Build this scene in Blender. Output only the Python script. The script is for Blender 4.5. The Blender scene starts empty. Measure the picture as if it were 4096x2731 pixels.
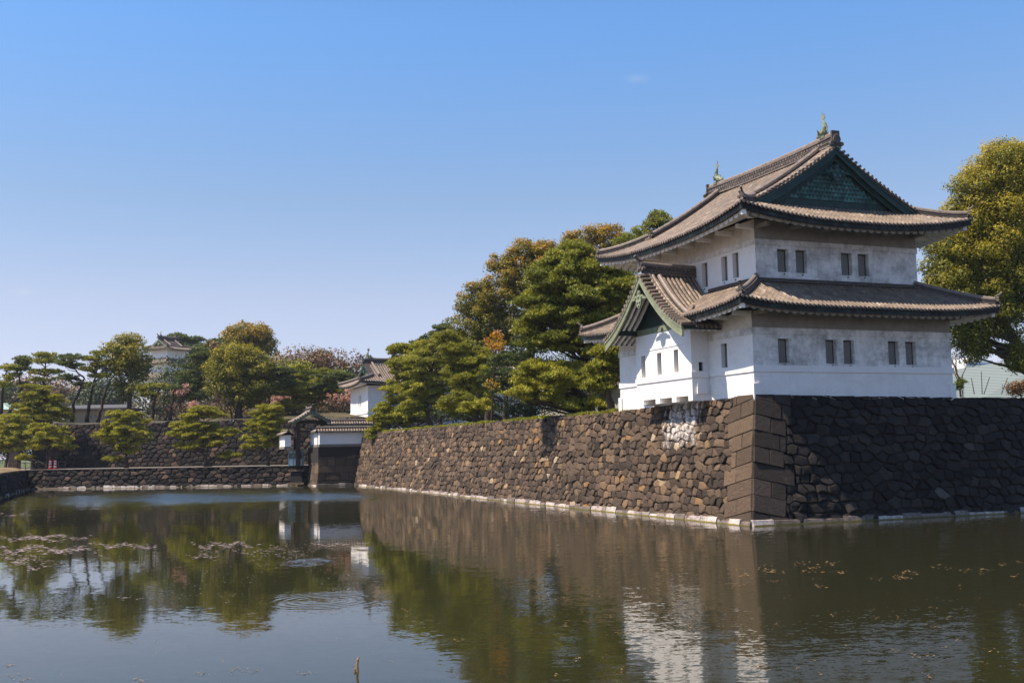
import bpy, math, random
import numpy as np
from mathutils import Vector, Matrix

SC = bpy.context.scene
COL = SC.collection
rng = np.random.default_rng(7)
random.seed(7)

# ------------------------------------------------------------------ camera
FPX = 4347.156                      # focal length in pixels of a 4096 wide frame
PITCH, ROLL, AX = 0.0992638, -0.01799827, 0.37980488
CAM = np.array([0.0, 0.0, 4.6])
_cp, _sp, _cr, _sr = math.cos(PITCH), math.sin(PITCH), math.cos(ROLL), math.sin(ROLL)
FWD = np.array([0, _cp, _sp]); UP0 = np.array([0, -_sp, _cp]); RT0 = np.array([1.0, 0, 0])
RT = _cr * RT0 + _sr * UP0
UPV = -_sr * RT0 + _cr * UP0
cd = bpy.data.cameras.new("camera")
cam = bpy.data.objects.new("camera", cd); COL.objects.link(cam)
cd.sensor_width = 36.0; cd.lens = FPX / 4096 * 36.0; cd.clip_start = 0.1; cd.clip_end = 6000
cam.matrix_world = Matrix(((RT[0], UPV[0], -FWD[0], CAM[0]), (RT[1], UPV[1], -FWD[1], CAM[1]), (RT[2], UPV[2], -FWD[2], CAM[2]), (0, 0, 0, 1)))
SC.camera = cam

# tower axes: dR runs along the shaded face, dL along the sunlit face
dR = np.array([math.cos(AX), math.sin(AX), 0]); dL = np.array([-math.sin(AX), math.cos(AX), 0])
C0 = np.array([13.56, 63.09, 0.0])
SUN = -1.0 * dR + 0.10 * dL + np.array([0, 0, 1.57]); SUN /= np.linalg.norm(SUN)

# ------------------------------------------------------------------ sun and sky
world = bpy.data.worlds.new("World"); SC.world = world; world.use_nodes = True
wn, wl = world.node_tree.nodes, world.node_tree.links
bg = wn["Background"]
sky = wn.new("ShaderNodeTexSky"); sky.sky_type = 'NISHITA'; sky.sun_disc = False
sky.sun_elevation = math.asin(SUN[2]); sky.sun_rotation = math.atan2(SUN[0], SUN[1])
sky.altitude = 0; sky.air_density = 1.0; sky.dust_density = 0.6; sky.ozone_density = 2.0
_tc = wn.new("ShaderNodeTexCoord"); _sp = wn.new("ShaderNodeSeparateXYZ"); wl.new(_tc.outputs['Generated'], _sp.inputs[0])
_rp = wn.new("ShaderNodeValToRGB"); wl.new(_sp.outputs[2], _rp.inputs[0])      # clear spring air: bluer overhead, milky lilac low down
_st = [(0.0, (1.18, 1.12, 1.64)), (0.05, (1.20, 1.04, 1.28)), (0.14, (1.34, 1.12, 1.17)), (0.226, (1.18, 1.17, 1.22)), (0.37, (0.98, 1.38, 1.70)), (1.0, (0.95, 1.22, 1.5))]
while len(_rp.color_ramp.elements) < len(_st): _rp.color_ramp.elements.new(0.5)
for _i, (_p, _c) in enumerate(_st): _rp.color_ramp.elements[_i].position = _p; _rp.color_ramp.elements[_i].color = (*_c, 1)
_mx = wn.new("ShaderNodeMix"); _mx.data_type = 'RGBA'; _mx.blend_type = 'MULTIPLY'; _mx.inputs[0].default_value = 1.0
wl.new(sky.outputs[0], _mx.inputs[6]); wl.new(_rp.outputs[0], _mx.inputs[7])
_no = wn.new("ShaderNodeTexNoise"); _no.inputs['Scale'].default_value = 260; _no.inputs['Detail'].default_value = 5; wl.new(_tc.outputs['Generated'], _no.inputs['Vector'])
_last = _mx.outputs[2]
for _cx, _cy, _w in ((1464, 181, 0.0135), (52, 671, 0.011), (316, 752, 0.012)):          # three faint wisps of cloud
    _d = RT * (_cx * 1.7415 - 2048) + UPV * (1365.5 - _cy * 1.7415) + FWD * FPX; _d = _d / np.linalg.norm(_d)
    _ds = wn.new("ShaderNodeVectorMath"); _ds.operation = 'DISTANCE'; _sc = wn.new("ShaderNodeVectorMath"); _sc.operation = 'MULTIPLY'; wl.new(_tc.outputs['Generated'], _sc.inputs[0]); _sc.inputs[1].default_value = (1, 1, 2.6)
    wl.new(_sc.outputs[0], _ds.inputs[0]); _ds.inputs[1].default_value = (_d[0], _d[1], _d[2] * 2.6)
    _m1 = wn.new("ShaderNodeMapRange"); wl.new(_ds.outputs['Value'], _m1.inputs[0]); _m1.inputs[1].default_value = 0; _m1.inputs[2].default_value = _w; _m1.inputs[3].default_value = 1; _m1.inputs[4].default_value = 0
    _m2 = wn.new("ShaderNodeMath"); _m2.operation = 'MULTIPLY'; wl.new(_m1.outputs[0], _m2.inputs[0]); wl.new(_no.outputs[0], _m2.inputs[1])
    _m3 = wn.new("ShaderNodeMath"); _m3.operation = 'MULTIPLY'; wl.new(_m2.outputs[0], _m3.inputs[0]); _m3.inputs[1].default_value = 0.30
    _mc = wn.new("ShaderNodeMix"); _mc.data_type = 'RGBA'; wl.new(_m3.outputs[0], _mc.inputs[0]); wl.new(_last, _mc.inputs[6]); _mc.inputs[7].default_value = (6.3, 6.2, 6.6, 1); _last = _mc.outputs[2]
wl.new(_last, bg.inputs[0]); bg.inputs[1].default_value = 0.070
sd = bpy.data.lights.new("sun", 'SUN'); sd.energy = 5.0; sd.angle = math.radians(0.5); sd.color = (1.0, 0.865, 0.72)
so = bpy.data.objects.new("sun", sd); COL.objects.link(so)
so.rotation_mode = 'QUATERNION'; so.rotation_quaternion = Vector(SUN).to_track_quat('Z', 'Y')
so.location = (-60, 20, 80)
SC.view_settings.view_transform = 'Standard'; SC.view_settings.look = 'None'
SC.view_settings.exposure = 0.85; SC.view_settings.gamma = 1.0
SC.render.engine = 'CYCLES'
SC.cycles.max_bounces = 6; SC.cycles.diffuse_bounces = 3; SC.cycles.glossy_bounces = 3
SC.cycles.transmission_bounces = 3; SC.cycles.transparent_max_bounces = 6

# ------------------------------------------------------------------ helpers
def ray(x, y):
    return RT * (x * 1.7415 - 2048) + UPV * (1365.5 - y * 1.7415) + FWD * FPX
def at(x, y, Y):                     # pixel of a 2352 wide frame and a depth in metres -> world point
    d = ray(x, y); return CAM + d * (Y / d[1])
def depth_u(x, u):                   # depth at which column x meets the plane u = const of the tower axes
    d = ray(x, 900); t = ((C0 + dR * u - CAM) @ dR) / (d @ dR); return (d * t)[1]
def uvw(u, v, z):
    return C0 * [1, 1, 0] + dR * u + dL * v + np.array([0, 0, z])

class MB:
    def __init__(s): s.v = []; s.f = []; s.t = []
    def face(s, pts, tone=0.5):
        n = len(s.v); s.v += [tuple(p) for p in pts]; s.f.append(tuple(range(n, n + len(pts)))); s.t.append(tone)
    def raw(s, vs, fs, tone=0.5):
        n = len(s.v); s.v += [tuple(p) for p in vs]
        for f in fs: s.f.append(tuple(i + n for i in f)); s.t.append(tone)
    def box(s, x0, x1, y0, y1, z0, z1, tone=0.5):
        s.raw([(x0, y0, z0), (x1, y0, z0), (x1, y1, z0), (x0, y1, z0), (x0, y0, z1), (x1, y0, z1), (x1, y1, z1), (x0, y1, z1)],
              [(0, 3, 2, 1), (4, 5, 6, 7), (0, 1, 5, 4), (1, 2, 6, 5), (2, 3, 7, 6), (3, 0, 4, 7)], tone)
    def bar(s, a, b, w, h, tone=0.5, up=(0, 0, 1)):     # box section w x h along a line
        a = np.array(a, float); b = np.array(b, float); d = b - a; d /= np.linalg.norm(d) + 1e-9
        sx = np.cross(d, up); sx /= np.linalg.norm(sx) + 1e-9; sz = np.cross(sx, d)
        vs = []
        for p in (a, b):
            for i, j in ((-1, -1), (1, -1), (1, 1), (-1, 1)): vs.append(p + sx * i * w / 2 + sz * j * h / 2)
        s.raw(vs, [(0, 1, 2, 3), (7, 6, 5, 4), (0, 4, 5, 1), (1, 5, 6, 2), (2, 6, 7, 3), (3, 7, 4, 0)], tone)
    def tube(s, pts, rad, n=6, tone=0.5, cap=True):
        pts = [np.array(p, float) for p in pts]
        if not hasattr(rad, '__len__'): rad = [rad] * len(pts)
        rings = []; ref = np.array([0.31, 0.17, 0.93])
        base = len(s.v)
        for i, p in enumerate(pts):
            d = pts[min(i + 1, len(pts) - 1)] - pts[max(i - 1, 0)]; d /= np.linalg.norm(d) + 1e-9
            a = np.cross(d, ref); a /= np.linalg.norm(a) + 1e-9; b = np.cross(d, a)
            for k in range(n):
                th = 2 * math.pi * k / n; s.v.append(tuple(p + (a * math.cos(th) + b * math.sin(th)) * rad[i]))
        for i in range(len(pts) - 1):
            for k in range(n):
                s.f.append((base + i * n + k, base + i * n + (k + 1) % n, base + (i + 1) * n + (k + 1) % n, base + (i + 1) * n + k)); s.t.append(tone)
        if cap:
            s.f.append(tuple(base + k for k in range(n))[::-1]); s.t.append(tone)
            e = base + (len(pts) - 1) * n; s.f.append(tuple(e + k for k in range(n))); s.t.append(tone)
    def prism(s, poly, d, tone=0.5):   # closed polygon of 3-D points pushed along the vector d
        n = len(poly); poly = [np.array(p, float) for p in poly]; d = np.array(d, float)
        s.raw(list(poly) + [p + d for p in poly], [tuple(range(n))[::-1], tuple(range(n, 2 * n))] + [(i, (i + 1) % n, n + (i + 1) % n, n + i) for i in range(n)], tone)
    def build(s, name, mat, parent=None, smooth=False):
        me = bpy.data.meshes.new(name); me.from_pydata(s.v, [], s.f)
        at_ = me.attributes.new('tone', 'FLOAT', 'FACE')
        at_.data.foreach_set('value', np.array(s.t, dtype=np.float32)[:len(me.polygons)])
        me.materials.append(mat)
        if smooth: me.polygons.foreach_set('use_smooth', [True] * len(me.polygons))
        o = bpy.data.objects.new(name, me); COL.objects.link(o)
        if parent: o.parent = parent
        return o

def np_mesh(name, verts, tris, tone, mat, parent, k=3):
    tris = np.asarray(tris).reshape(-1, k); me = bpy.data.meshes.new(name); nf = len(tris)
    me.vertices.add(len(verts)); me.vertices.foreach_set('co', verts.astype(np.float32).ravel())
    me.loops.add(nf * k); me.loops.foreach_set('vertex_index', tris.astype(np.int32).ravel())
    me.polygons.add(nf); me.polygons.foreach_set('loop_start', np.arange(0, nf * k, k, dtype=np.int32))
    me.update(calc_edges=True)
    a = me.attributes.new('tone', 'FLOAT', 'FACE'); a.data.foreach_set('value', tone.astype(np.float32))
    me.materials.append(mat)
    o = bpy.data.objects.new(name, me); COL.objects.link(o)
    if parent: o.parent = parent
    return o

def thing(name, label, cat, loc=(0, 0, 0), rot=0.0, group=None):
    o = bpy.data.objects.new(name, None); COL.objects.link(o); o.location = tuple(loc); o.rotation_euler = (0, 0, rot)
    o['label'] = label; o['category'] = cat
    if group: o['group'] = group
    return o
def tag(o, label=None, cat=None, group=None, kind=None):
    if label: o['label'] = label
    if cat: o['category'] = cat
    if group: o['group'] = group
    if kind: o['kind'] = kind
    return o

# ------------------------------------------------------------------ materials
def new_mat(name):
    m = bpy.data.materials.new(name); m.use_nodes = True
    return m, m.node_tree.nodes, m.node_tree.links, m.node_tree.nodes["Principled BSDF"]
def ramp(nt, stops):
    r = nt.nodes.new("ShaderNodeValToRGB"); e = r.color_ramp.elements
    while len(e) < len(stops): e.new(0.5)
    for i, (p, c) in enumerate(stops): e[i].position = p; e[i].color = (*c, 1)
    return r
def noise(nt, scale, detail=4, rough=0.6, vec=None, coord='Object', stretch=None):
    n = nt.nodes.new("ShaderNodeTexNoise"); n.inputs['Scale'].default_value = scale; n.inputs['Detail'].default_value = detail
    n.inputs['Roughness'].default_value = rough
    tc = nt.nodes.new("ShaderNodeTexCoord"); src = tc.outputs[coord]
    if stretch:
        mp = nt.nodes.new("ShaderNodeMapping"); mp.inputs['Scale'].default_value = stretch; nt.links.new(src, mp.inputs[0]); src = mp.outputs[0]
    nt.links.new(src, n.inputs['Vector']); return n
def mixc(nt, fac, a, b, mode='MIX'):
    m = nt.nodes.new("ShaderNodeMix"); m.data_type = 'RGBA'; m.blend_type = mode
    for s, v in ((m.inputs[0], fac), (m.inputs[6], a), (m.inputs[7], b)):
        if isinstance(v, (int, float)): s.default_value = v
        elif isinstance(v, tuple): s.default_value = (*v, 1)
        else: nt.links.new(v, s)
    return m.outputs[2]
def mth(nt, op, a, b=None, c=None, clamp=False):
    m = nt.nodes.new("ShaderNodeMath"); m.operation = op; m.use_clamp = clamp
    for i, v in enumerate((a, b, c)):
        if v is None: continue
        if isinstance(v, (int, float)): m.inputs[i].default_value = v
        else: nt.links.new(v, m.inputs[i])
    return m.outputs[0]
def bump(nt, h, strength, dist=0.05):
    b = nt.nodes.new("ShaderNodeBump"); b.inputs['Strength'].default_value = strength; b.inputs['Distance'].default_value = dist
    nt.links.new(h, b.inputs['Height']); return b.outputs[0]
def tone_attr(nt):
    a = nt.nodes.new("ShaderNodeAttribute"); a.attribute_name = 'tone'; return a.outputs['Fac']

def mat_tone(name, stops, rough=0.8, nscale=3.0, namp=0.35, bstr=0.3, bscale=None, spec=0.3, metal=0.0, bdist=0.05):
    m, n, l, p = new_mat(name); nt = m.node_tree
    r = ramp(nt, stops); l.new(tone_attr(nt), r.inputs[0])
    no = noise(nt, nscale, 6, 0.65)
    v = ramp(nt, [(0.25, (1 - namp,) * 3), (0.75, (1 + namp * 0.6,) * 3)]); l.new(no.outputs[0], v.inputs[0])
    l.new(mixc(nt, 1.0, r.outputs[0], v.outputs[0], 'MULTIPLY'), p.inputs['Base Color'])
    p.inputs['Roughness'].default_value = rough; p.inputs['Specular IOR Level'].default_value = spec; p.inputs['Metallic'].default_value = metal
    if bstr: l.new(bump(nt, noise(nt, bscale or nscale * 3, 6, 0.7).outputs[0], bstr, bdist), p.inputs['Normal'])
    return m

def mat_stone(name, stops, stain=False):
    m, n, l, p = new_mat(name); nt = m.node_tree
    r = ramp(nt, stops); l.new(tone_attr(nt), r.inputs[0])
    n1 = noise(nt, 1.3, 8, 0.7); n2 = noise(nt, 7.0, 6, 0.75)
    v = ramp(nt, [(0.3, (0.6,) * 3), (0.7, (1.35,) * 3)]); l.new(n2.outputs[0], v.inputs[0])
    c = mixc(nt, 1.0, r.outputs[0], v.outputs[0], 'MULTIPLY')
    w = ramp(nt, [(0.60, (0, 0, 0)), (0.72, (1, 1, 1))]); l.new(n1.outputs[0], w.inputs[0])
    c = mixc(nt, mth(nt, 'MULTIPLY', w.outputs[0], 0.16), c, (0.30, 0.25, 0.19))
    if stain:       # white mineral crust running down from the drop openings of the bay
        tc = nt.nodes.new("ShaderNodeTexCoord"); sp = nt.nodes.new("ShaderNodeSeparateXYZ"); l.new(tc.outputs['Object'], sp.inputs[0])
        n3 = noise(nt, 2.6, 8, 0.8, stretch=(1, 1.0, 0.5))
        dy = mth(nt, 'ABSOLUTE', mth(nt, 'SUBTRACT', sp.outputs[1], 9.6))
        my = mth(nt, 'SUBTRACT', 1.0, mth(nt, 'MULTIPLY', mth(nt, 'SUBTRACT', dy, 1.6), 0.42), clamp=True)
        mz = mth(nt, 'MULTIPLY', mth(nt, 'SUBTRACT', sp.outputs[2], 3.1), 0.42, clamp=True)
        k = mth(nt, 'ADD', mth(nt, 'MULTIPLY', mth(nt, 'MULTIPLY', my, mz), 0.36), n3.outputs[0])
        k2 = ramp(nt, [(0.765, (0, 0, 0)), (0.90, (1, 1, 1))]); l.new(k, k2.inputs[0])
        c = mixc(nt, mth(nt, 'MULTIPLY', k2.outputs[0], mth(nt, 'MULTIPLY', my, 4.0, clamp=True)), c, (0.55, 0.50, 0.46))
    l.new(c, p.inputs['Base Color']); p.inputs['Roughness'].default_value = 0.85; p.inputs['Specular IOR Level'].default_value = 0.25
    l.new(bump(nt, noise(nt, 3.6, 9, 0.78).outputs[0], 0.9, 0.16), p.inputs['Normal'])
    return m

def mat_plaster(name, stain, base=(0.82, 0.79, 0.755)):
    m, n, l, p = new_mat(name); nt = m.node_tree
    n1 = noise(nt, 0.55, 6, 0.68, stretch=(1, 1, 1.6)); n2 = noise(nt, 2.2, 6, 0.7, stretch=(1.0, 1.0, 0.5)); n3 = noise(nt, 9, 4, 0.6)
    a = ramp(nt, [(0.44, (0, 0, 0)), (0.62, (1, 1, 1))]); l.new(n1.outputs[0], a.inputs[0])
    b = ramp(nt, [(0.40, (0, 0, 0)), (0.66, (1, 1, 1))]); l.new(n2.outputs[0], b.inputs[0])
    f = mth(nt, 'MULTIPLY', mth(nt, 'MULTIPLY_ADD', a.outputs[0], 0.6, mth(nt, 'MULTIPLY', b.outputs[0], 0.5)), stain)
    c = mixc(nt, f, base, (0.17, 0.155, 0.135))
    v = ramp(nt, [(0.3, (0.93,) * 3), (0.7, (1.03,) * 3)]); l.new(n3.outputs[0], v.inputs[0])
    l.new(mixc(nt, 1.0, c, v.outputs[0], 'MULTIPLY'), p.inputs['Base Color'])
    p.inputs['Roughness'].default_value = 0.9; p.inputs['Specular IOR Level'].default_value = 0.15
    l.new(bump(nt, n2.outputs[0], 0.12, 0.03), p.inputs['Normal'])
    return m

def mat_leaf(name, stops, trans=0.35, rough=0.55):
    m, n, l, p = new_mat(name); nt = m.node_tree
    r = ramp(nt, stops); l.new(tone_attr(nt), r.inputs[0])
    l.new(r.outputs[0], p.inputs['Base Color']); p.inputs['Roughness'].default_value = rough; p.inputs['Specular IOR Level'].default_value = 0.3
    t = n.new("ShaderNodeBsdfTranslucent"); l.new(mixc(nt, 1.0, r.outputs[0], (1.3, 1.25, 0.6), 'MULTIPLY'), t.inputs[0])
    mx = n.new("ShaderNodeMixShader"); mx.inputs[0].default_value = trans
    l.new(p.outputs[0], mx.inputs[1]); l.new(t.outputs[0], mx.inputs[2]); l.new(mx.outputs[0], n["Material Output"].inputs[0])
    return m

M = {}
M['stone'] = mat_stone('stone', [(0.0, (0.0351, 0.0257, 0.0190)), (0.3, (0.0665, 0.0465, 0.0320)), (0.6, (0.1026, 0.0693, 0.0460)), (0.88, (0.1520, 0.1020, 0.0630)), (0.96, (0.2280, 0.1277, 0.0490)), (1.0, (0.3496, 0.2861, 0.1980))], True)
M['stone_dark'] = mat_stone('stone_dark', [(0.0, (0.009, 0.008, 0.008)), (0.45, (0.022, 0.018, 0.016)), (0.85, (0.034, 0.028, 0.024)), (0.94, (0.045, 0.038, 0.032)), (1.0, (0.11, 0.095, 0.08))])  # darker stone copy; on the shaded tower face shade is put into the colour
M['stone_far'] = mat_stone('stone_far', [(0.0, (0.007, 0.006, 0.006)), (0.5, (0.018, 0.014, 0.013)), (0.8, (0.041, 0.028, 0.022)), (1.0, (0.112, 0.070, 0.047))])
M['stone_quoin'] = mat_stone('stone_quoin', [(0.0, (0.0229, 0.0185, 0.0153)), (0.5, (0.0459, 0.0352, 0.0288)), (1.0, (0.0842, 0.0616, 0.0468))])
M['crevice'] = mat_tone('crevice', [(0, (0.02, 0.017, 0.014)), (1, (0.03, 0.026, 0.022))])
M['footing'] = mat_tone('footing', [(0, (0.14, 0.11, 0.09)), (0.5, (0.36, 0.30, 0.27)), (1, (0.55, 0.49, 0.45))], nscale=2.8, namp=0.75, bstr=0.6)
M['algae'] = mat_tone('algae', [(0, (0.10, 0.09, 0.02)), (1, (0.22, 0.17, 0.04))])
M['plaster'] = mat_plaster('plaster', 0.10)
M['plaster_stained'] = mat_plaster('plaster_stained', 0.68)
M['plaster_shade_grime'] = mat_plaster('plaster_shade_grime', 0.62, (0.33, 0.30, 0.26))  # dark plaster: eave shade put into the base colour, grime as blotches
M['plaster_cream'] = mat_plaster('plaster_cream', 0.35, (0.70, 0.64, 0.56))
M['plaster_mild'] = mat_plaster('plaster_mild', 0.16)
M['shutter'] = mat_plaster('shutter', 0.6, (0.22, 0.21, 0.195))
M['tile'] = mat_tone('roof_tile', [(0, (0.085, 0.068, 0.055)), (0.5, (0.198, 0.150, 0.110)), (0.9, (0.30, 0.23, 0.165)), (1.0, (0.40, 0.34, 0.28))], rough=0.55, nscale=1.3, namp=0.5, bstr=0.15, spec=0.45)
M['tile_pan'] = mat_tone('roof_pan_tile', [(0, (0.035, 0.027, 0.022)), (1, (0.06, 0.046, 0.037))], rough=0.6, nscale=2.5, namp=0.4, bstr=0.15)
M['tile_dark'] = mat_tone('ridge_tile', [(0, (0.045, 0.038, 0.032)), (0.5, (0.11, 0.09, 0.075)), (1, (0.25, 0.20, 0.165))], rough=0.55, nscale=4.0, namp=0.5, bstr=0.3)
M['copper_dark'] = mat_tone('copper_dark', [(0, (0.0072, 0.0158, 0.0146)), (0.5, (0.0168, 0.0509, 0.0448)), (1, (0.0600, 0.1583, 0.1344))], rough=0.6, nscale=2.0, namp=0.6, bstr=0.1)
M['fascia'] = mat_tone('fascia_copper', [(0, (0.0024, 0.0030, 0.0032)), (0.6, (0.0048, 0.0084, 0.0080)), (1, (0.0180, 0.0380, 0.0340))], rough=0.6, nscale=2.5, namp=0.6, bstr=0)
M['copper'] = mat_tone('copper_patina', [(0, (0.0662, 0.0968, 0.0731)), (0.5, (0.1720, 0.1943, 0.1190)), (1, (0.2650, 0.2788, 0.1921))], rough=0.65, nscale=2.2, namp=0.4, bstr=0.1)
M['hole'] = mat_tone('dark_hole', [(0, (0.01, 0.01, 0.01)), (1, (0.02, 0.02, 0.02))], bstr=0)
M['pine'] = mat_leaf('pine_needles', [(0, (0.0594, 0.0818, 0.0120)), (0.5, (0.1938, 0.2117, 0.0260)), (1, (0.4032, 0.3685, 0.0420))], 0.25)
M['pine_bright'] = mat_leaf('pine_needles_bright', [(0, (0.0877, 0.1012, 0.0114)), (0.5, (0.2614, 0.2539, 0.0247)), (1, (0.4739, 0.4315, 0.0456))], 0.3)
M['pine_dark'] = mat_leaf('pine_needles_dark', [(0, (0.027, 0.047, 0.017)), (0.5, (0.084, 0.114, 0.029)), (1, (0.189, 0.208, 0.043))], 0.2)
M['camphor'] = mat_leaf('camphor_leaves', [(0, (0.054, 0.070, 0.010)), (0.45, (0.173, 0.175, 0.017)), (0.75, (0.367, 0.290, 0.023)), (1, (0.540, 0.395, 0.031))], 0.35)
M['orange'] = mat_leaf('young_orange_leaves', [(0, (0.064, 0.082, 0.012)), (0.4, (0.181, 0.171, 0.019)), (0.7, (0.362, 0.214, 0.017)), (1, (0.554, 0.252, 0.017))], 0.35)
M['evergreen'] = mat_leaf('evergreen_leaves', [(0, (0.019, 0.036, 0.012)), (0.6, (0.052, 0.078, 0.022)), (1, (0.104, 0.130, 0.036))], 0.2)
M['blossom'] = mat_leaf('pink_blossom', [(0, (0.340, 0.172, 0.172)), (0.5, (0.550, 0.310, 0.310)), (1, (0.720, 0.517, 0.494))], 0.35)
M['brown_twig'] = mat_leaf('brown_twigs', [(0, (0.083, 0.048, 0.028)), (0.5, (0.164, 0.095, 0.048)), (1, (0.269, 0.158, 0.073))], 0.15)
M['bark'] = mat_tone('bark', [(0, (0.028, 0.020, 0.015)), (1, (0.07, 0.048, 0.036))], nscale=6, namp=0.5, bstr=0.8)
M['bark_red'] = mat_tone('bark_red', [(0, (0.09, 0.055, 0.04)), (1, (0.16, 0.10, 0.07))], nscale=6, namp=0.5, bstr=0.8)
M['grass'] = mat_tone('grass', [(0, (0.04, 0.06, 0.015)), (1, (0.10, 0.12, 0.03))], nscale=0.6, namp=0.5)
M['dry_grass'] = mat_tone('dry_grass', [(0, (0.16, 0.11, 0.05)), (1, (0.25, 0.17, 0.08))], nscale=1.0, namp=0.4)
M['gravel'] = mat_tone('gravel', [(0, (0.16, 0.14, 0.12)), (1, (0.24, 0.21, 0.18))], nscale=1.0, namp=0.4)

# ------------------------------------------------------------------ water
def make_water():
    m, n, l, p = new_mat('moat_water'); nt = m.node_tree
    p.inputs['Base Color'].default_value = (0.020, 0.020, 0.008, 1); p.inputs['Roughness'].default_value = 0.02; p.inputs['IOR'].default_value = 1.333
    tc = n.new("ShaderNodeTexCoord"); sp = n.new("ShaderNodeSeparateXYZ"); l.new(tc.outputs['Object'], sp.inputs[0])
    X, Y = sp.outputs[0], sp.outputs[1]
    fine = noise(nt, 4.2, 3, 0.6, stretch=(0.7, 1.6, 1)); mid = noise(nt, 0.6, 2, 0.5, stretch=(0.6, 1.6, 1)); tiny = noise(nt, 14.0, 2, 0.5, stretch=(0.8, 1.3, 1))
    patch = noise(nt, 0.035, 3, 0.5, stretch=(0.6, 1.6, 1))
    def gauss(v, c, w):
        q = mth(nt, 'DIVIDE', mth(nt, 'SUBTRACT', v, c), w); return mth(nt, 'POWER', 2.718, mth(nt, 'MULTIPLY', mth(nt, 'MULTIPLY', q, q), -1.0))
    # a wind-ruffled band far out, calm water on the left, fine ripples to the right
    wob = mth(nt, 'MULTIPLY', mth(nt, 'SUBTRACT', patch.outputs[0], 0.5), 30)
    Yw = mth(nt, 'ADD', Y, wob); cx = mth(nt, 'MULTIPLY_ADD', mth(nt, 'SUBTRACT', Y, 122), -0.30, -33.0)
    band = mth(nt, 'MULTIPLY', gauss(Yw, 122, 18), gauss(mth(nt, 'SUBTRACT', X, cx), 0, 19))
    right = mth(nt, 'MULTIPLY_ADD', mth(nt, 'SUBTRACT', X, mth(nt, 'MULTIPLY', Y, -0.06)), 0.13, 0.25, clamp=True)
    pt = mth(nt, 'MULTIPLY_ADD', mth(nt, 'SUBTRACT', patch.outputs[0], 0.42), 2.0, 0.0, clamp=True)
    near = gauss(Y, 40, 14)
    ux = mth(nt, 'SUBTRACT', X, -8.9); uy = mth(nt, 'MULTIPLY', mth(nt, 'SUBTRACT', Y, 47.0), 0.6)
    ur = mth(nt, 'SQRT', mth(nt, 'ADD', mth(nt, 'MULTIPLY', ux, ux), mth(nt, 'MULTIPLY', uy, uy)))      # small upwelling
    amp = mth(nt, 'ADD', mth(nt, 'ADD', 0.013, mth(nt, 'MULTIPLY', band, 0.55)), mth(nt, 'ADD', mth(nt, 'MULTIPLY', right, 0.060), mth(nt, 'MULTIPLY', pt, mth(nt, 'MULTIPLY_ADD', near, 0.035, 0.008))))
    amp = mth(nt, 'ADD', amp, mth(nt, 'MULTIPLY', gauss(ur, 0, 0.62), 1.6))
    def vec(*a):
        c = n.new("ShaderNodeCombineXYZ")
        for i, v in enumerate(a):
            if isinstance(v, (int, float)): c.inputs[i].default_value = v
            else: l.new(v, c.inputs[i])
        return c.outputs[0]
    def vm(op, a, b):
        v = n.new("ShaderNodeVectorMath"); v.operation = op
        for i, q in enumerate((a, b)):
            if isinstance(q, tuple): v.inputs[i].default_value = q
            elif q is not None: l.new(q, v.inputs[i])
        return v.outputs[0]
    sl = vm('ADD', vm('ADD', vm('MULTIPLY', vm('SUBTRACT', fine.outputs['Color'], (.5, .5, .5)), (1.0, 1.5, 0)), vm('MULTIPLY', vm('SUBTRACT', mid.outputs['Color'], (.5, .5, .5)), (.25, .5, 0))), vm('MULTIPLY', vm('SUBTRACT', tiny.outputs['Color'], (.5, .5, .5)), (.5, .7, 0)))
    sl = vm('MULTIPLY', sl, vec(amp, amp, 0)); sl = vm('ADD', sl, vec(0, mth(nt, 'MULTIPLY', band, -0.175), 0))      # band normals tilted towards the camera so it mirrors more sky
    # rings spreading from one spot
    dx = mth(nt, 'SUBTRACT', X, -6.1); dy = mth(nt, 'SUBTRACT', Y, 34.8)
    r = mth(nt, 'SQRT', mth(nt, 'ADD', mth(nt, 'MULTIPLY', dx, dx), mth(nt, 'MULTIPLY', dy, dy)))
    ring = mth(nt, 'DIVIDE', mth(nt, 'MULTIPLY', mth(nt, 'COSINE', mth(nt, 'MULTIPLY', r, 18.0)), mth(nt, 'MULTIPLY', gauss(r, 1.3, 0.8), 0.012)), mth(nt, 'ADD', r, 0.05))
    sl = vm('ADD', sl, vm('MULTIPLY', vec(dx, dy, 0), vec(ring, ring, 0)))
    l.new(vm('NORMALIZE', vm('ADD', sl, (0, 0, 1)), None), p.inputs['Normal'])
    mb = MB(); mb.face([(-420, -60, 0), (300, -60, 0), (300, 600, 0), (-420, 600, 0)])
    tag(mb.build('water', m), kind='structure')
make_water()

# ------------------------------------------------------------------ stone walls
def clip_half(poly, nx, ny, c):        # keep nx*x + ny*y <= c
    out = []; n = len(poly)
    for i in range(n):
        a, b = poly[i], poly[(i + 1) % n]; da = nx * a[0] + ny * a[1] - c; db = nx * b[0] + ny * b[1] - c
        if da <= 0: out.append(a)
        if (da < 0 < db) or (db < 0 < da):
            t = da / (da - db); out.append((a[0] + (b[0] - a[0]) * t, a[1] + (b[1] - a[1]) * t))
    return out

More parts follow.
